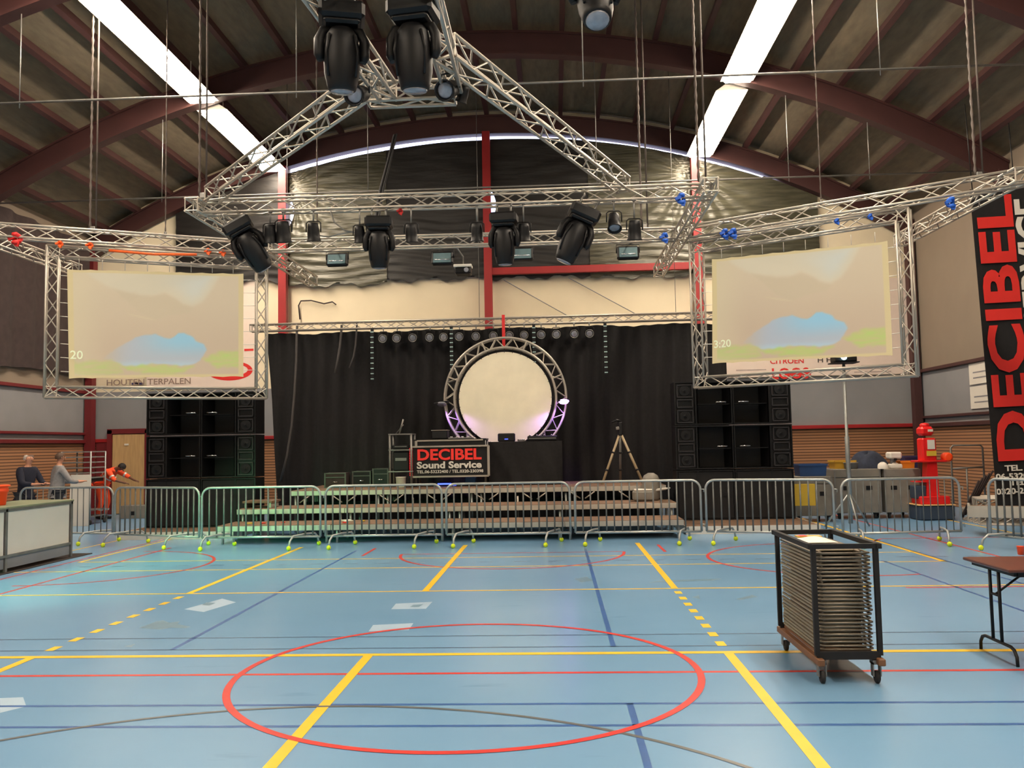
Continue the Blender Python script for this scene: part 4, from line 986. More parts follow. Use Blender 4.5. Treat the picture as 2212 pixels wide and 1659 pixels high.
# ================================================================ CROWD BARRIERS
BARM = mat('barrier_bars', (104, 106, 104), .5, .4, .12, 8)
def barrier(label, p0, p1, nb=15, rb=.0155):
    p0 = Vector((*p0, 0)); p1 = Vector((*p1, 0)); d = p1-p0; Ln = d.length; t = thing('crowd_barrier', label, 'crowd barrier', p0, math.atan2(d.y, d.x), 'galvanised crowd barriers')
    zt, zb, r, R = 1.09, .2, .021, .16
    pts = [(0, 0, zb)]+[(R-R*math.cos(a), 0, zt-R+R*math.sin(a)) for a in [PI/2*i/6 for i in range(7)]]+[(Ln-R+R*math.sin(a), 0, zt-R+R*math.cos(a)) for a in [PI/2*i/6 for i in range(7)]]+[(Ln, 0, zb)]
    MB().tube(pts, r, 8).build('frame', GALV, t); MB().tube([(0, 0, zb), (Ln, 0, zb)], r, 8).build('bottom_rail', GALV, t)
    for i in range(nb):
        x = Ln*(i+1)/(nb+1); zz_ = zt if R < x < Ln-R else zt-.03
        MB().tube([(x, 0, zb), (x, 0, zz_)], rb, 6).build('bar', BARM, t)
    for x, s in ((.3, 1), (Ln-.3, -1)):
        f = MB(); f.tube([(x-.14, -.4, .04), (x-.13, -.37, .16), (x-.1, -.29, .235), (x, 0, .245), (x+.1, .29, .235), (x+.13, .37, .16), (x+.14, .4, .04)], .019, 7); fo = f.build('foot', GALV, t)
        for yy in (-.405, .405): b_ = MB(); b_.lathe([(.012, -.04), (.03, -.029), (.041, 0), (.03, .029), (.012, .04)], (x+(.14 if yy > 0 else -.14), yy, .04), 12); b_.build('tennis_ball', TBALL, fo)
    hk = MB()
    for z in (.93, .32): hk.tube([(Ln, 0, z), (Ln+.06, 0, z), (Ln+.06, 0, z-.05)], .01, 5)
    hk.build('hook', GALV, t)
    return t
barrier('leftmost crowd barrier, angled, behind the white counter', (-10.7, 17.0), (-8.62, 16.65), 15, .009)
barrier('crowd barrier before the wooden door and left speaker stack', (-8.5, 16.5), (-6.52, 15.72))
barrier('crowd barrier at the left end of the stage with green light on it', (-6.42, 15.6), (-4.22, 15.5))
barrier('crowd barrier before the stage, left of centre below the DJ rack', (-4.14, 15.55), (-2.04, 15.55))
barrier('crowd barrier before the middle of the stage below the circle', (-1.96, 15.55), (.24, 15.55))
barrier('crowd barrier before the right end of the stage below the tripod', (.33, 15.55), (2.53, 15.5))
barrier('crowd barrier before the right speaker stack', (2.62, 15.5), (4.62, 14.85))
barrier('crowd barrier before the grey cases and the red machine', (4.72, 14.75), (6.72, 14.95), 15, .008)
barrier('crowd barrier at the right edge before the aluminium beams', (6.88, 14.3), (7.75, 12.3))

# ================================================================ LEFT SIDE
# white counter
cx, y0, y1, hc = -8.22, 11.2, 14.55, .985
t = thing('bar_counter', 'white-fronted bar counter at the left edge', 'counter', (cx, 14.5, 0))
MB().box((-.45, -(14.5-(y0+y1)/2), hc-.02), (.92, y1-y0, .04), 0, None, .008).build('counter_top', BARTOP, t)
for k in range(2):
    ya = -.06-k*1.75; MB().box((-.01, ya-.86, .6), (.02, 1.68, .66)).build('white_panel', WHITE, t)
f = MB()
for yy in (0, -1.76, -3.3): f.box((0, yy-.02, hc/2), (.035, .05, hc-.04)); f.box((-.86, yy-.02, hc/2), (.035, .05, hc-.04))
f.box((0, -1.65, hc-.055), (.035, 3.3, .04)); f.box((0, -1.65, .25), (.04, 3.3, .04)); f.box((-.43, 0, hc-.06), (.86, .035, .04)); f.box((-.43, 0, .25), (.86, .035, .04)); f.build('frame', STEEL, t)
MB().box((-.02, -1.65, .15), (.02, 3.26, .17)).build('lower_panel', GREYW, t)
MB().box((-.45, .0, .6), (.84, .015, .64)).build('end_panel', GREYW, t)
q = MB().box((-9.3, 12.9, .006), (2.3, 4.3, .012)).build('floor_mat', MATR); q.location = (0, 0, 0); tag(q, 'dark mat on the floor under the white counter', 'mat')
c = at(-5, 1075, 13.1); t = thing('bucket', 'bright orange bucket standing on the white counter', 'bucket', (c.x-.02, 13.1, hc))
MB().lathe([(.12, 0), (.13, .01), (.15, .2), (.165, .205), (.165, .24), (.155, .28), (.17, .285), (.17, .3), (.155, .3), (.12, .03)], n=24).build('body', ORANGE, t)
MB().lathe([(.165, .0), (.185, .005), (.185, .025), (.16, .03)], (0, 0, .285), 24).build('rim', ORANGE, t)
# rack trolley
a = at(150, 1000, 21.3); b_ = at(212, 1000, 21.3); t = thing('rack_trolley', 'tall grey trolley of slatted shelves by the red panel', 'trolley', ((a.x+b_.x)/2, 21.3, 0)); w_ = b_.x-a.x
for sx in (-1, 1):
    for sy in (-1, 1): l_ = MB().tube([(sx*w_/2, sy*.35, .1), (sx*w_/2, sy*.35, 1.8)], .02, 6).build('post', GALV, t); wl = MB().lathe([(.0, -.02), (.06, -.02), (.06, .02), (0, .02)], (sx*w_/2, sy*.35, .06), 12, 0, Y3(PI/2)); wl.build('wheel', RUBBER, l_)
for i, z in enumerate((.2, .35, 1.15, 1.27, 1.4, 1.53, 1.66, 1.79)):
    MB().box((0, 0, z), (w_, .72, .028)).build('shelf', GALV if i > 1 else STEEL, t)
rc = MB().box((0, 0, 1.09), (w_*.95, .6, .08)).build('dark_tray', BLACK, t)
t = thing('cardboard_panel', 'pale board leaning on the slatted trolley', 'board', (at(168, 1060, 20.6).x, 20.7, 0)); MB().box((0, 0, .62), (.5, .03, 1.24), 0, X3(-.06)).build('board', WHITE, t)
t = thing('grey_box', 'grey box with a dark mark at the foot of the wooden door', 'box', (at(290, 1125, 22.6).x, 23.0, 0)); MB().box((0, 0, .17), (.95, .5, .34), 0, None, .01).build('body', CASEG, t); MB().box((-.12, -.255, .14), (.12, .01, .1)).build('dark_mark', BLACK, t)

# ================================================================ CARTS AND TABLE ON THE RIGHT
cxm, cym, cw, cd = 2.1, 7.08, .45, 1.04
t = thing('chair_trolley', 'dark steel trolley with wooden base on castors, loaded with folded chairs', 'trolley', (cxm, cym, 0)); zb0, zt0 = .2, .985
for sy in (-1, 1):
    MB().box((0, sy*(cd/2), zb0), (cw, .035, .055)).build('bottom_rail', BLACKM, t); MB().box((0, sy*(cd/2), zt0), (cw+.08, .035, .035)).build('top_rail', BLACKM, t)
for sx in (-1, 1): MB().box((sx*(cw/2+.02), 0, zt0), (.035, cd+.06, .035)).build('top_rail', BLACKM, t)
for sx in (-1, 1):
    for sy in (-1, 1): MB().box((sx*cw/2, sy*cd/2, (zb0+zt0)/2), (.034, .034, zt0-zb0)).build('upright', BLACKM, t)
w_ = MB()
for sx in (-1, 1): w_.box((sx*(cw/2-.01), 0, zb0-.04), (.05, cd+.14, .05), 0, None, .006)
w_.box((0, 0, zb0+.0), (cw-.05, cd-.06, .02)); w_.build('wooden_base', BROWN, t)
for sx in (-1, 1):
    for sy in (-1, 1):
        q = MB(); q.box((sx*(cw/2-.03), sy*(cd/2-.02), .15), (.06, .07, .03)); q.box((sx*(cw/2-.03)-.026, sy*(cd/2-.02)-.01, .1), (.008, .05, .1)); q.box((sx*(cw/2-.03)+.026, sy*(cd/2-.02)-.01, .1), (.008, .05, .1)); ca = q.build('castor', STEEL, t)
        q = MB(); q.lathe([(0, -.016), (.035, -.016), (.045, -.01), (.045, .01), (.035, .016), (0, .016)], (sx*(cw/2-.03), sy*(cd/2-.02)-.02, .046), 16, 0, Y3(PI/2)); q.build('wheel', RUBBER, ca)
# 27 folded chairs lying flat
def folded_chair(label, z):
    t = thing('folded_chair', label, 'folding chair', (cxm, cym, z), 0, 'folded chairs in the trolley')
    q = MB(); a, b_ = cw/2-.03, cd/2-.03
    q.tube([(-a, b_, 0), (-a, -b_+.03, 0), (-a+.04, -b_, 0), (a-.04, -b_, 0), (a, -b_+.03, 0), (a, b_, 0)], .0085, 7)
    q.build('outer_tube', CHAIRT, t)
    q = MB(); a2 = a-.05; q.tube([(-a2, -b_+.06, .004), (-a2, b_-.05, .004), (a2, b_-.05, .004), (a2, -b_+.06, .004)], .008, 6); q.build('inner_tube', CHAIRT, t)
    q = MB(); q.box((0, .1, .002), (a*2-.03, .42, .016), 0, None, .005); q.build('seat', CHAIRP, t)
    q = MB(); q.box((0, -b_+.27, .002), (a*2-.03, .17, .014), 0, None, .005); q.box((-cw/2+.019, .02, .0), (.01, cd-.16, .015)); q.build('backrest', CHAIRP, t)
    return t
zz0, dz = zb0+.035, .0272
pr = None
for i in range(26):
    k = 25-i; lb = 'folded chair lying flat in the trolley, %s from the top of the stack' % ORD[k+1]
    z = zz0+i*dz+(.006 if i > 8 else 0)+(.006 if i > 17 else 0)
    if pr is None: pr = folded_chair(lb, z)
    else:
        c = dup(pr, (cxm+random.uniform(-.006, .006), cym+random.uniform(-.01, .01), z), random.uniform(-.006, .006), lb)
ztop = zz0+26*dz+.014
o = MB(); o.grid(lambda u, v: (-.14+.26*u, -.2+.34*v, .006+.03*math.sin(u*PI)*math.sin(v*PI)), 10, 10); o.grid(lambda u, v: (-.14+.26*u, -.2+.34*v, 0), 2, 2)
o = o.build('paper_sheet', WHITE); o.location = (cxm-.02, cym+.12, ztop); tag(o, 'curled white papers lying on top of the stacked chairs', 'paper')
o = MB().box((0, 0, .006), (.2, .1, .01)); o.box((-.05, 0, .0125), (.06, .09, .002), 1); o = o.build('coloured_leaflet', [YELP, REDT]); o.location = (cxm, cym+.38, ztop); tag(o, 'colourful leaflet on the stacked chairs behind the white papers', 'leaflet')
# small white clips on the chair sides
q = MB()
# folding table
tx0, tx1, ty0, ty1, tz = 3.44, 5.3, 6.9, 7.66, .75
t = thing('folding_table', 'dark brown folding table at the right edge', 'table', (3.51, (ty0+ty1)/2, 0))
MB().box(((tx1-tx0)/2-.07, 0, tz-.013), (tx1-tx0, ty1-ty0, .026), 0, None, .006).build('table_top', TABLE, t)
ap = MB(); ap.box(((tx1-tx0)/2-.05, -.34, tz-.045), (tx1-tx0-.12, .02, .035)); ap.box(((tx1-tx0)/2-.05, .34, tz-.045), (tx1-tx0-.12, .02, .035)); ap.box((.0, 0, tz-.045), (.03, .68, .03)); ap.build('steel_apron', BLACK, t)
for x in (0.0, 1.66):
    l_ = MB()
    for y in (-.07, .07): l_.tube([(x, y, tz-.05), (x, y, .13)], .0135, 8)
    l_.tube([(x, -.29, 0), (x, -.285, .07), (x, -.25, .115), (x, -.2, .13), (x, .2, .13), (x, .25, .115), (x, .285, .07), (x, .29, 0)], .0135, 8)
    l_.tube([(x, -.07, .5), (x, .07, .5)], .011, 6); lo = l_.build('leg', BLACK, t)
    s = 1 if x == 0 else -1; b2 = MB(); b2.tube([(x, 0, .5), (x+s*.28, 0, tz-.05)], .009, 6); b2.build('folding_strut', BLACK, lo)

# ================================================================ RIGHT BACKGROUND
def roll_case(label, px0, px1, pyt, Y, d, m_, name='wheeled_case', ytop=None):
    a = at(px0, pyt, Y); b_ = at(px1, pyt, Y); h_ = a.z; w = b_.x-a.x; t = thing(name, label, 'wheeled case', ((a.x+b_.x)/2, Y+d/2, 0), 0, 'wheeled cases on the right')
    MB().box((0, 0, .13+(h_-.13)*.4), (w, d, (h_-.13)*.8), 0, None, .012).build('body', m_, t); MB().box((0, 0, .13+(h_-.13)*.9+.004), (w, d, (h_-.13)*.2-.008), 0, None, .012).build('lid', m_, t)
    e = MB()
    for s in (-1, 1):
        for s2 in (-1, 1): e.box((s*w/2, s2*d/2, h_/2+.06), (.028, .028, h_-.14))
    e.build('edging', STEEL, t); h2 = MB()
    for s in (-1, 1): h2.box((s*w*.25, -d/2-.008, h_*.62), (.13, .016, .09), 0, None, .004)
    h2.build('butterfly_latch', BLACK, t)
    for sx in (-1, 1):
        for sy in (-1, 1): q = MB(); q.lathe([(0, -.02), (.05, -.02), (.05, .02), (0, .02)], (sx*(w/2-.1), sy*(d/2-.1), .05), 14, 0, Y3(PI/2)); q.box((sx*(w/2-.1), sy*(d/2-.1), .11), (.07, .07, .05)); q.build('castor', RUBBER, t)
    return t, a, b_
roll_case('left one of the two large grey wheeled cases', 1802, 1900, 1014, 19.6, .9, CASEG)
roll_case('right one of the two large grey wheeled cases, beside the red machine', 1910, 1986, 1013, 19.6, .9, CASEG)
roll_case('smaller grey wheeled case behind the yellow board', 1715, 1796, 1030, 19.0, .8, CASEG)
a = at(1712, 1093, 18.6); b_ = at(1760, 1045, 18.6); t = thing('yellow_board', 'upright yellow board in front of the smaller grey case', 'board', ((a.x+b_.x)/2, 18.6, 0)); MB().box((0, 0, (a.z+b_.z)/2), (b_.x-a.x, .03, b_.z-a.z), 0, None, .005).build('panel', YELL, t); q = MB(); q.tube([(-.15, .05, 0), (-.15, .03, a.z+.4)], .012, 6); q.tube([(.15, .05, 0), (.15, .03, a.z+.4)], .012, 6); q.build('stand', GALV, t)
zc = at(1850, 1014, 19.6).z; zc2 = at(1750, 1030, 19.0).z
def crate(label, px0, px1, pyt, Y, z0, m_, name='plastic_crate', cat='crate', d=.45):
    a = at(px0, pyt, Y); b_ = at(px1, pyt, Y); h_ = a.z-z0; w = b_.x-a.x; t = thing(name, label, cat, ((a.x+b_.x)/2, Y+d/2, z0)); k = .93
    q = MB(); v = [(-w/2*k, -d/2*k, 0), (w/2*k, -d/2*k, 0), (w/2*k, d/2*k, 0), (-w/2*k, d/2*k, 0)]; u = [(-w/2, -d/2, h_), (w/2, -d/2, h_), (w/2, d/2, h_), (-w/2, d/2, h_)]
    q.poly(v[::-1])
    for i in range(4): q.quad(v[i], v[(i+1) % 4], u[(i+1) % 4], u[i])
    q.quad(*[(x*.96, y*.96, h_*.75) for x, y, _ in u]); q.build('body', m_, t); r_ = MB()
    for s in (-1, 1): r_.box((0, s*d/2, h_-.02), (w+.03, .03, .04)); r_.box((s*w/2, 0, h_-.02), (.03, d, .04))
    r_.build('rim', m_, t); return t
crate('blue crate standing on the smaller grey case', 1726, 1786, 1003, 19.1, zc2, BLUEP)
crate('yellow tub with a lid at the left end of the grey cases', 1803, 1848, 995, 19.9, zc, YELP, 'plastic_tub', 'tub')
crate('orange crate at the right end of the grey cases', 1946, 1976, 996, 19.75, zc, mat('orange_crate', (226, 128, 30), .5, 0, .05, 4), d=.3)
crate('dark blue crate behind the orange one', 1955, 1982, 985, 20.12, zc, mat('violet_blue', (50, 44, 88), .6, 0, .1, 5), d=.3)
t = thing('plastic_tub', 'small clear tub right of the yellow tub on the left case', 'tub', (at(1838, 1010, 19.75).x, 19.75, zc)); MB().lathe([(.13, 0), (.15, .13), (.16, .135), (.16, .15), (.12, .15)], n=18).build('body', CASEG, t)
q = MB(); q.grid(lambda u, v: ((.42*math.cos(2*PI*u)*(1-v)**.6)*(1+.15*math.sin(9*u*PI)), .3*math.sin(2*PI*u)*(1-v)**.6, .36*(1-(1-v)**2)*(1+.12*math.sin(u*17))), 40, 10); o = q.build('jacket_pile', mat('dark_blue_cloth', (40, 46, 62), .9, 0, .25, 9, .3)); o.location = (at(1880, 1014, 19.9).x, 20.0, zc); tag(o, 'heap of dark blue jackets on the left grey case', 'clothes')
t = thing('coffee_machine', 'white appliance standing on the right grey case', 'appliance', (at(1932, 1000, 19.8).x, 19.82, zc)); MB().box((0, 0, .05), (.26, .3, .1), 0, None, .02).build('base', WHITE, t); MB().box((0, .06, .16), (.1, .12, .14), 0, None, .02).build('neck', GREYW, t); MB().box((0, 0, .29), (.27, .28, .15), 0, None, .03).build('top_body', WHITE, t); MB().box((-.02, -.145, .2), (.06, .02, .05)).build('spout', BLACK, t)
for k, (px, s, lb) in enumerate(((1908, .1, 'white crumpled bag left of the white appliance'), (1936, .09, 'pale bag in front of the white appliance'))):
    q = MB(); q.grid(lambda u, v: (s*1.4*math.cos(2*PI*u)*math.sin(PI*v*.5+.01)*(1+.1*math.sin(u*31)), s*math.sin(2*PI*u)*math.sin(PI*v*.5+.01), s*1.4*math.cos(PI*v*.5)*(1+.1*math.sin(u*25))), 24, 8); o = q.build('plastic_bag', WHITE); o.location = (at(px, 1012, 19.7).x, 19.75+k*.02, zc); tag(o, lb, 'bag', 'bags on the right grey case')
# white pole stand with projector
c = at(1832, 1000, 17.6); zt5 = at(1832, 785, 17.6).z
t = thing('projector_stand', 'tall pale pole stand carrying the lit projector', 'stand', (c.x, 17.6, 0))
MB().tube([(0, 0, .1), (0, 0, zt5*.55), (0, 0, zt5*.56), (0, 0, zt5)], [.045, .045, .03, .03], 10).build('pole', GALV, t)
for k in range(3): a_ = 2*PI*k/3+.5; MB().tube([(0, 0, .7), (.5*math.cos(a_), .5*math.sin(a_), .02)], .018, 6).build('leg', GALV, t)
MB().box((0, 0, zt5+.01), (.5, .4, .02)).build('tray', BLACK, t)
t = thing('projector', 'lit projector on the tall pole stand under the right screen', 'projector', (c.x, 17.6, zt5+.02)); MB().box((0, 0, .07), (.42, .34, .13), 0, None, .02).build('body', BLACK, t)
MB().lathe([(0, 0), (.05, 0), (.055, .03), (.03, .035), (0, .035)], (-.05, -.17, .09), 14, 0, X3(PI/2)).build('lens', PLENS, t)
# red machine
c = at(2012, 1108, 19.3); t = thing('punch_machine', 'tall bright red machine with white label standing on a blue base', 'machine', (c.x, 19.3, 0))
def zy(y): return at(2010, y, 19.3).z
MB().box((0, 0, .16), (.72, .6, .3), 0, None, .02).build('base', mat('machine_base', (46, 58, 74), .5, 0, .1, 4), t); MB().box((0, 0, .325), (.76, .64, .02)).build('pale_edge', mat('pale_edge', (226, 180, 120), .5), t)
MB().box((0, 0, .42), (.62, .5, .17), 0, None, .02).build('foot_plate', MACH, t)
q = MB(); z1 = zy(996); n0 = .5
q.poly([(-.14, -.12, n0), (.14, -.12, n0), (.12, -.12, z1), (-.08, -.12, z1)]); q.poly([(.14, -.12, n0), (.14, .12, n0), (.12, .12, z1), (.12, -.12, z1)]); q.poly([(-.14, .12, n0), (-.14, -.12, n0), (-.08, -.12, z1), (-.08, .12, z1)]); q.poly([(.14, .12, n0), (-.14, .12, n0), (-.08, .12, z1), (.12, .12, z1)]); q.build('column', MACH, t)
MB().box((.0, 0, z1), (.62, .4, .04), 0, None, .01).build('shelf', MACH, t)
z2 = zy(946); MB().box((-.03, 0, (z1+z2)/2), (.3, .3, z2-z1), 0, None, .03).build('upper_body', MACH, t)
MB().box((0, -.16, zy(960)), (.15, .02, .2)).build('white_label', WHITE, t); MB().box((0, -.16, zy(979)), (.2, .02, .11)).build('yellow_label', YELL, t)
z3 = zy(920); MB().box((-.05, 0, (z2+z3)/2+.02), (.28, .3, (z3-z2)*.75), 0, None, .05).build('head', MACH, t); MB().box((-.0, -.16, (z2+z3)/2+.03), (.1, .02, .05)).build('head_label', WHITE, t); MB().lathe([(.1, 0), (.1, .06), (.07, .09), (0, .1)], (-.05, 0, z3-.03), 16).build('cap', MACH, t)
MB().lathe([(.06, -.1), (.1, -.08), (.1, .08), (.06, .1)], (.36, -.05, zy(988)), 18, 0, X3(PI/2)).build('round_pad', ORANGE, t)
MB().box((-.26, 0, zy(1062)), (.24, .3, .28), 0, None, .02).build('side_box', mat('machine_base', (46, 58, 74)), t)
MB().box((-.2, 0, zy(1054)+.14), (.3, .3, .02)).build('side_shelf', MACH, t)
# frames leaning on the right wall, aluminium beams on the floor
t = thing('tubular_frame', 'bent tubular metal frame leaning on the brick wall right of the red machine', 'frame', (at(2085, 960, 19.8).x, 19.8, 0))
q = MB(); zA = at(2085, 962, 19.8).z; zB = at(2085, 1012, 19.8).z
q.tube([(-.32, 0, .02), (-.32, 0, zA-.05), (-.27, 0, zA), (.32, 0, zA), (.37, 0, zA-.05), (.37, 0, .02)], .02, 6); q.tube([(-.32, 0, zB), (.37, 0, zB+.03)], .02, 6); q.tube([(0, 0, zB), (0, 0, .02)], .018, 6); q.build('tubes', STEEL, t)
for k in range(4):
    y_ = 18.0+k*.34; p0 = Vector((8.45+.05*k, y_, .13)); p1 = Vector((9.85, y_-.5, .13))
    truss(p0, p1, 'aluminium truss section lying on the floor by the right wall, %s from the front' % ORD[k+1], .24, .022, 'truss sections on the floor')
for k in range(3):
    y_ = 18.2+k*.34; p0 = Vector((8.5+.1*k, y_, .38)); p1 = Vector((9.85, y_-.45, .4))
    truss(p0, p1, 'aluminium truss section stacked on others by the right wall, %s from the front' % ORD[k+1], .24, .022, 'truss sections on the floor')
t = thing('ramp_deck', 'long pale aluminium deck edge jutting in behind the rightmost barrier', 'stage deck', (7.3, 15.9, 0), -.42)
MB().box((1.3, .4, .47), (2.6, .8, .05)).build('deck_board', PLY, t); e = MB(); e.box((1.3, 0, .44), (2.6, .04, .2)); e.box((0, .4, .44), (.04, .8, .2)); e.build('edge_frame', DECKE, t)
for x in (.3, 2.3):
    for y in (.08, .7): MB().tube([(x, y, 0), (x, y, .44)], .025, 7).build('leg', GALV, t)
q = MB()
for k in range(5): q.tube([(at(2070+k*6, 1050, 18.9).x, 18.9, .02+.05*k), (at(2135, 1035, 18.2).x+.05*k, 18.6-.05*k, .85+.05*k)], .018, 6)
o = q.build('pole_bundle', BROWNH); tag(o, 'bundle of dark poles leaning over the truss sections', 'poles')
t = thing('led_can', 'orange-red cup on the floor edge beyond the folding table', 'cup', (fl(2205, 1198, 0).x, fl(2205, 1198, 0).y, 0)); MB().lathe([(.04, 0), (.05, .12), (.055, .125), (.045, .125)], n=14).build('body', ORANGE, t)

# ================================================================ PEOPLE
def skin_mesh(name, joints, bones, material, parent, sub=2):
    """joints: {name:(pos, radius)}, first is root; bones: pairs"""
    ks = list(joints); idx = {k: i for i, k in enumerate(ks)}
    me = bpy.data.meshes.new(name); me.from_pydata([joints[k][0] for k in ks], [(idx[a], idx[b_]) for a, b_ in bones], [])
    o = bpy.data.objects.new(name, me); COL.objects.link(o)
    md = o.modifiers.new('s', 'SKIN'); md.use_smooth_shade = True; sv = me.skin_vertices[0].data
    for k in ks:
        r = joints[k][1]; sv[idx[k]].radius = (r, r) if not isinstance(r, tuple) else r
    sv[0].use_root = True
    m2 = o.modifiers.new('u', 'SUBSURF'); m2.levels = sub; m2.render_levels = sub
    bpy.context.view_layer.update()
    nm = bpy.data.meshes.new_from_object(o.evaluated_get(bpy.context.evaluated_depsgraph_get()))
    bpy.data.objects.remove(o); nm.materials.clear(); nm.materials.append(material)
    for p_ in nm.polygons: p_.use_smooth = True
    nm.name = name; r_ = bpy.data.objects.new(name, nm); COL.objects.link(r_); r_.parent = parent; return r_
def V(*a): return Vector(a)
def person(label, loc, rz, J, top, legs, skin, hair, bald=False, shoe=BLACK, vest=False):
    """J: joint positions in metres, facing -Y locally"""
    t = thing('person', label, 'person', loc, rz)
    R_ = dict(pelvis=.1, waist=.095, chest=.115, neckb=.07, neck=.052, jaw=.06, head=.088, crown=.075, shL=.06, shR=.06, elL=.042, elR=.042, wrL=.03, wrR=.03, haL=.032, haR=.032,
              hipL=.09, hipR=.09, knL=.062, knR=.062, anL=.04, anR=.04, toL=.034, toR=.034)
    bones = [('pelvis', 'waist'), ('waist', 'chest'), ('chest', 'neckb'), ('neckb', 'neck'), ('neck', 'jaw'), ('jaw', 'head'), ('head', 'crown')]
    for s in 'LR': bones += [('chest', 'sh'+s), ('sh'+s, 'el'+s), ('el'+s, 'wr'+s), ('wr'+s, 'ha'+s), ('pelvis', 'hip'+s), ('hip'+s, 'kn'+s), ('kn'+s, 'an'+s), ('an'+s, 'to'+s)]
    jt = {k: (J[k], R_[k]) for k in R_}
    # five fingers per hand
    for s in 'LR':
        d = (J['ha'+s]-J['wr'+s]).normalized(); sd = d.cross(V(0, 0, 1)); sd = sd.normalized() if sd.length > .1 else V(1, 0, 0); up = sd.cross(d)
        for k, (off, ln) in enumerate(((-.026, .062), (-.009, .072), (.009, .068), (.026, .055))):
            a = J['ha'+s]+d*.03+sd*off; b_ = a+d*ln*.55; c = b_+d*ln*.3-up*ln*.35
            for q_, p_, rr in (('a', a, .0095), ('b', b_, .0085), ('c', c, .0075)): jt['f%s%d%s' % (s, k, q_)] = (p_, rr)
            bones += [('ha'+s, 'f%s%da' % (s, k)), ('f%s%da' % (s, k), 'f%s%db' % (s, k)), ('f%s%db' % (s, k), 'f%s%dc' % (s, k))]
        a = J['ha'+s]-d*.01+sd*(-.034); b_ = a+d*.035-sd*.018; jt['t%sa' % s] = (a, .011); jt['t%sb' % s] = (b_, .0095); bones += [('ha'+s, 't%sa' % s), ('t%sa' % s, 't%sb' % s)]
    body = skin_mesh('body', jt, bones, skin, t)
    # face
    hc = (J['head']+J['crown'])/2; up = (J['crown']-J['jaw']).normalized(); fw = J['face']; sd = fw.cross(up).normalized(); fw = up.cross(sd).normalized()
    if fw.dot(J['face']) < 0: fw = -fw
    f = MB(); hm = J['head']
    f.lathe([(.006, -.03), (.016, -.022), (.013, 0), (.007, .03)], hm+fw*.092-up*.005, 8)
    for s in (-1, 1): f.lathe([(.004, -.026), (.016, -.015), (.018, .008), (.008, .026)], hm+sd*s*.088, 8, 0, None)
    f.build('nose_and_ears', skin, body)
    e = MB()
    for s in (-1, 1): e.lathe([(.003, -.007), (.008, 0), (.003, .007)], hm+fw*.083+sd*s*.032+up*.02, 8)
    e.box(hm+fw*.082-up*.05, (.045, .01, .006)); e.build('eyes_and_mouth', HAIRD, body)
    # clothes: a slightly wider skin over torso and arms, and over legs
    dn = (J['pelvis']-J['waist']).normalized()
    ct = {'pelvis': (J['pelvis'], .16), 'hem': (J['pelvis']+dn*.1, .165), 'waist': (J['waist'], .155), 'chest': (J['chest'], .165), 'neckb': (J['neckb'], .09)}
    cb = [('pelvis', 'hem'), ('pelvis', 'waist'), ('waist', 'chest'), ('chest', 'neckb')]
    for s in 'LR':
        w3 = J['el'+s].lerp(J['wr'+s], .85 if not vest else .35); ct['sh'+s] = (J['sh'+s], .08); ct['el'+s] = (J['el'+s], .062); ct['wr'+s] = (w3, .05); cb += [('chest', 'sh'+s), ('sh'+s, 'el'+s), ('el'+s, 'wr'+s)]
    skin_mesh('jacket', ct, cb, top, t)
    cl = {'pelvis': (J['pelvis']+V(0, 0, .03), .145)}; cb = []
    for s in 'LR': cl['hip'+s] = (J['hip'+s], .118); cl['kn'+s] = (J['kn'+s], .078); cl['an'+s] = (J['an'+s]+V(0, 0, .03), .058); cb += [('pelvis', 'hip'+s), ('hip'+s, 'kn'+s), ('kn'+s, 'an'+s)]
    skin_mesh('trousers', cl, cb, legs, t)
    for s in 'LR':
        q = MB(); q.tube([J['an'+s]+V(0, .05, -.02), J['an'+s]+V(0, -.02, -.025), J['to'+s]+V(0, -.03, 0)], [.04, .05, .036], 8); q.build('shoe', shoe, t)
    if not bald or hair:
        h = MB(); rr = .103
        def hf(u, v):
            a = 2*PI*u; el = PI*.5*(1-v)*(1.0 if not bald else .5)-(0 if bald else 0)
            lo = -.35 if math.cos(a) < .35 else .35
            el = lo+(PI/2-lo)*v
            if bald: el = lo+(.75-lo)*v if math.cos(a) < .5 else .5
            r_ = rr*(1+.04*math.sin(u*40)*(1-v))
            return hc+fw*(-.004)+(fw*math.cos(a)+sd*math.sin(a))*r_*math.cos(el)+up*(r_*1.02*math.sin(el)-.01)
        h.grid(hf, 28, 8); h.build('hair', hair, t)
    if vest:
        q = MB()
        for a_, b_, r_ in ((J['waist'].lerp(J['chest'], .3), J['waist'].lerp(J['chest'], .45), .16),): q.tube([a_, b_], r_, 16, caps=False)
        for s in 'LR':
            a_ = J['sh'+s].lerp(J['el'+s], .65); b_ = J['sh'+s].lerp(J['el'+s], .8); q.tube([a_, b_], .075, 12, caps=False)
            a_ = J['kn'+s].lerp(J['an'+s], .45); b_ = J['kn'+s].lerp(J['an'+s], .57); q.tube([a_, b_], .079, 12, caps=False)
        q.build('reflective_bands', REFLT, t)
    return t
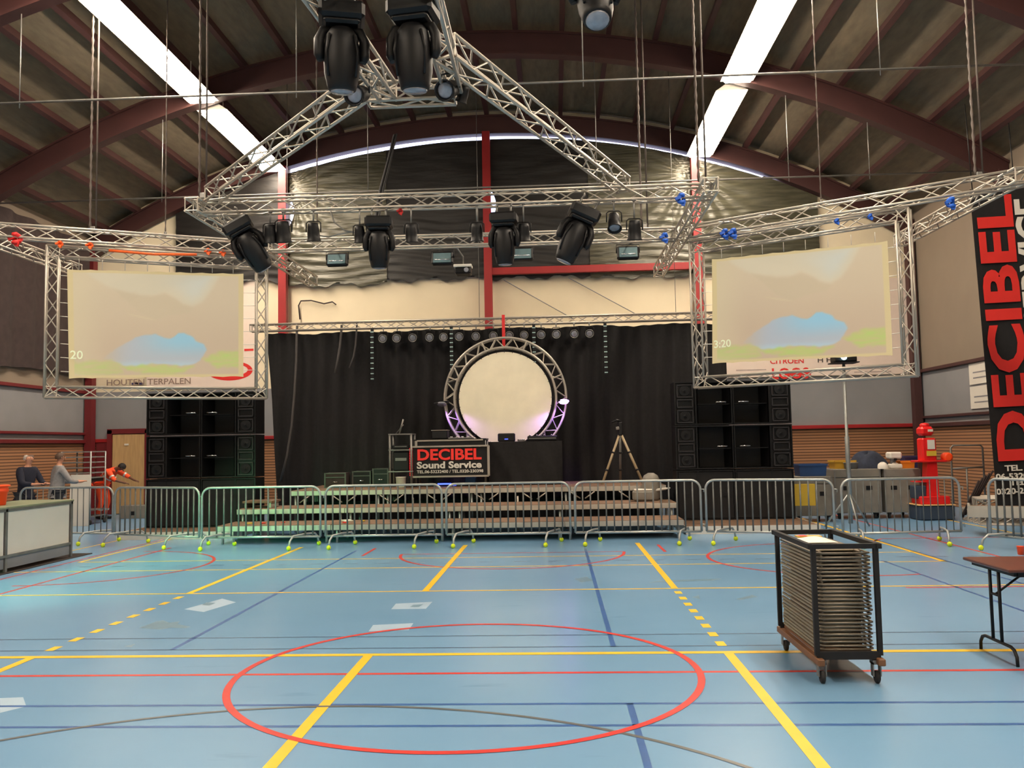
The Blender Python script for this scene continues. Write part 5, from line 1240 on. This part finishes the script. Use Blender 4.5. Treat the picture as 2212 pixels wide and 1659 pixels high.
def standing(h=1.78, lean=0, armL=None, armR=None, face=V(0, -1, 0), step=.0):
    k = h/1.78; f = lambda x, y, z: V(x*k, y*k, z*k)
    J = dict(pelvis=f(0, 0, .95), waist=f(0, -lean*.15, 1.12), chest=f(0, -lean*.5, 1.34), neckb=f(0, -lean*.75, 1.48), neck=f(0, -lean*.85, 1.53), jaw=f(0, -lean*.9-.015, 1.58), head=f(0, -lean-.01, 1.65), crown=f(0, -lean, 1.7),
             shL=f(.18, -lean*.6, 1.42), shR=f(-.18, -lean*.6, 1.42), hipL=f(.09, 0, .88), hipR=f(-.09, 0, .88), knL=f(.1, -.03-step, .49), knR=f(-.1, -.02+step*.3, .49), anL=f(.11, .03-step, .09), anR=f(-.11, .03+step, .09), toL=f(.12, -.12-step, .04), toR=f(-.12, -.12+step, .04))
    a = armL or ((.24, -.02, 1.14), (.23, -.16, .93), (.23, -.2, .85)); b_ = armR or ((-.24, -.02, 1.14), (-.23, -.16, .93), (-.23, -.2, .85))
    for s, q in (('L', a), ('R', b_)): J['el'+s], J['wr'+s], J['ha'+s] = [f(*p_) for p_ in q]
    J['face'] = face; return J
bent = ((.24, -.2, 1.14), (.14, -.42, 1.12), (.1, -.5, 1.13)); bent2 = ((-.24, -.2, 1.14), (-.14, -.42, 1.12), (-.1, -.5, 1.13))
c = at(56, 1000, 18.0); person('man with grey hair and dark navy jacket standing behind the counter', (c.x, 18.0, 0), PI*.4, standing(1.79, .08, bent, bent2), NAVY, TROUS, SKIN, HAIRG, True)
c = at(124, 1000, 18.6); person('person with brown hair in a light grey jacket beside the slatted trolley', (c.x, 18.6, 0), PI*.75, standing(1.8, .05, bent, bent2), GREYC, TROUS, SKIN, HAIRB)
f = V
Jo = dict(pelvis=f(0, .1, .93), waist=f(0, -.02, 1.08), chest=f(0, -.2, 1.24), neckb=f(0, -.33, 1.33), neck=f(0, -.38, 1.35), jaw=f(0, -.44, 1.33), head=f(0, -.5, 1.36), crown=f(0, -.54, 1.4),
          shL=f(.18, -.24, 1.27), shR=f(-.18, -.24, 1.27), elL=f(.27, -.5, 1.12), elR=f(-.25, -.45, 1.05), wrL=f(.22, -.72, 1.02), wrR=f(-.2, -.68, .98), haL=f(.2, -.8, 1.0), haR=f(-.18, -.76, .96),
          hipL=f(.09, .08, .87), hipR=f(-.09, .08, .87), knL=f(.11, -.02, .48), knR=f(-.11, .0, .48), anL=f(.12, .08, .09), anR=f(-.12, .1, .09), toL=f(.13, -.07, .04), toR=f(-.13, -.05, .04), face=f(0, -.75, -.5))
c = at(226, 1050, 22.6); person('worker in orange high-visibility clothes bending forward by the wooden door', (c.x, 22.6, 0), PI*.45, Jo, HIVIS, HIVIS, SKIND, HAIRD, False, BLACK, True)
c = at(1400, 1080, 17.85); t = thing('round_topped_device', 'grey round-topped device with a pale lid on the right end of the middle stage step', 'device', (c.x, 17.85, .588))
zt7 = at(1408, 1022, 17.85).z-.588; MB().box((-.1, -.06, .11), (.42, .34, .2), 0, None, .03).build('case', CASEG, t); MB().box((-.1, -.06, .225), (.36, .3, .03), 0, None, .01).build('pale_lid', WHITE, t)
MB().lathe([(.15, .0), (.17, .05), (.18, .25), (.18, zt7-.14), (.14, zt7-.05), (.06, zt7)], (.08, .12, 0), 20).build('drum', CASEG, t); MB().tube([(.12, 0, .2), (.3, -.02, .23), (.45, -.02, .25)], [.04, .025, .012], 8).build('nozzle', WHITE, t)
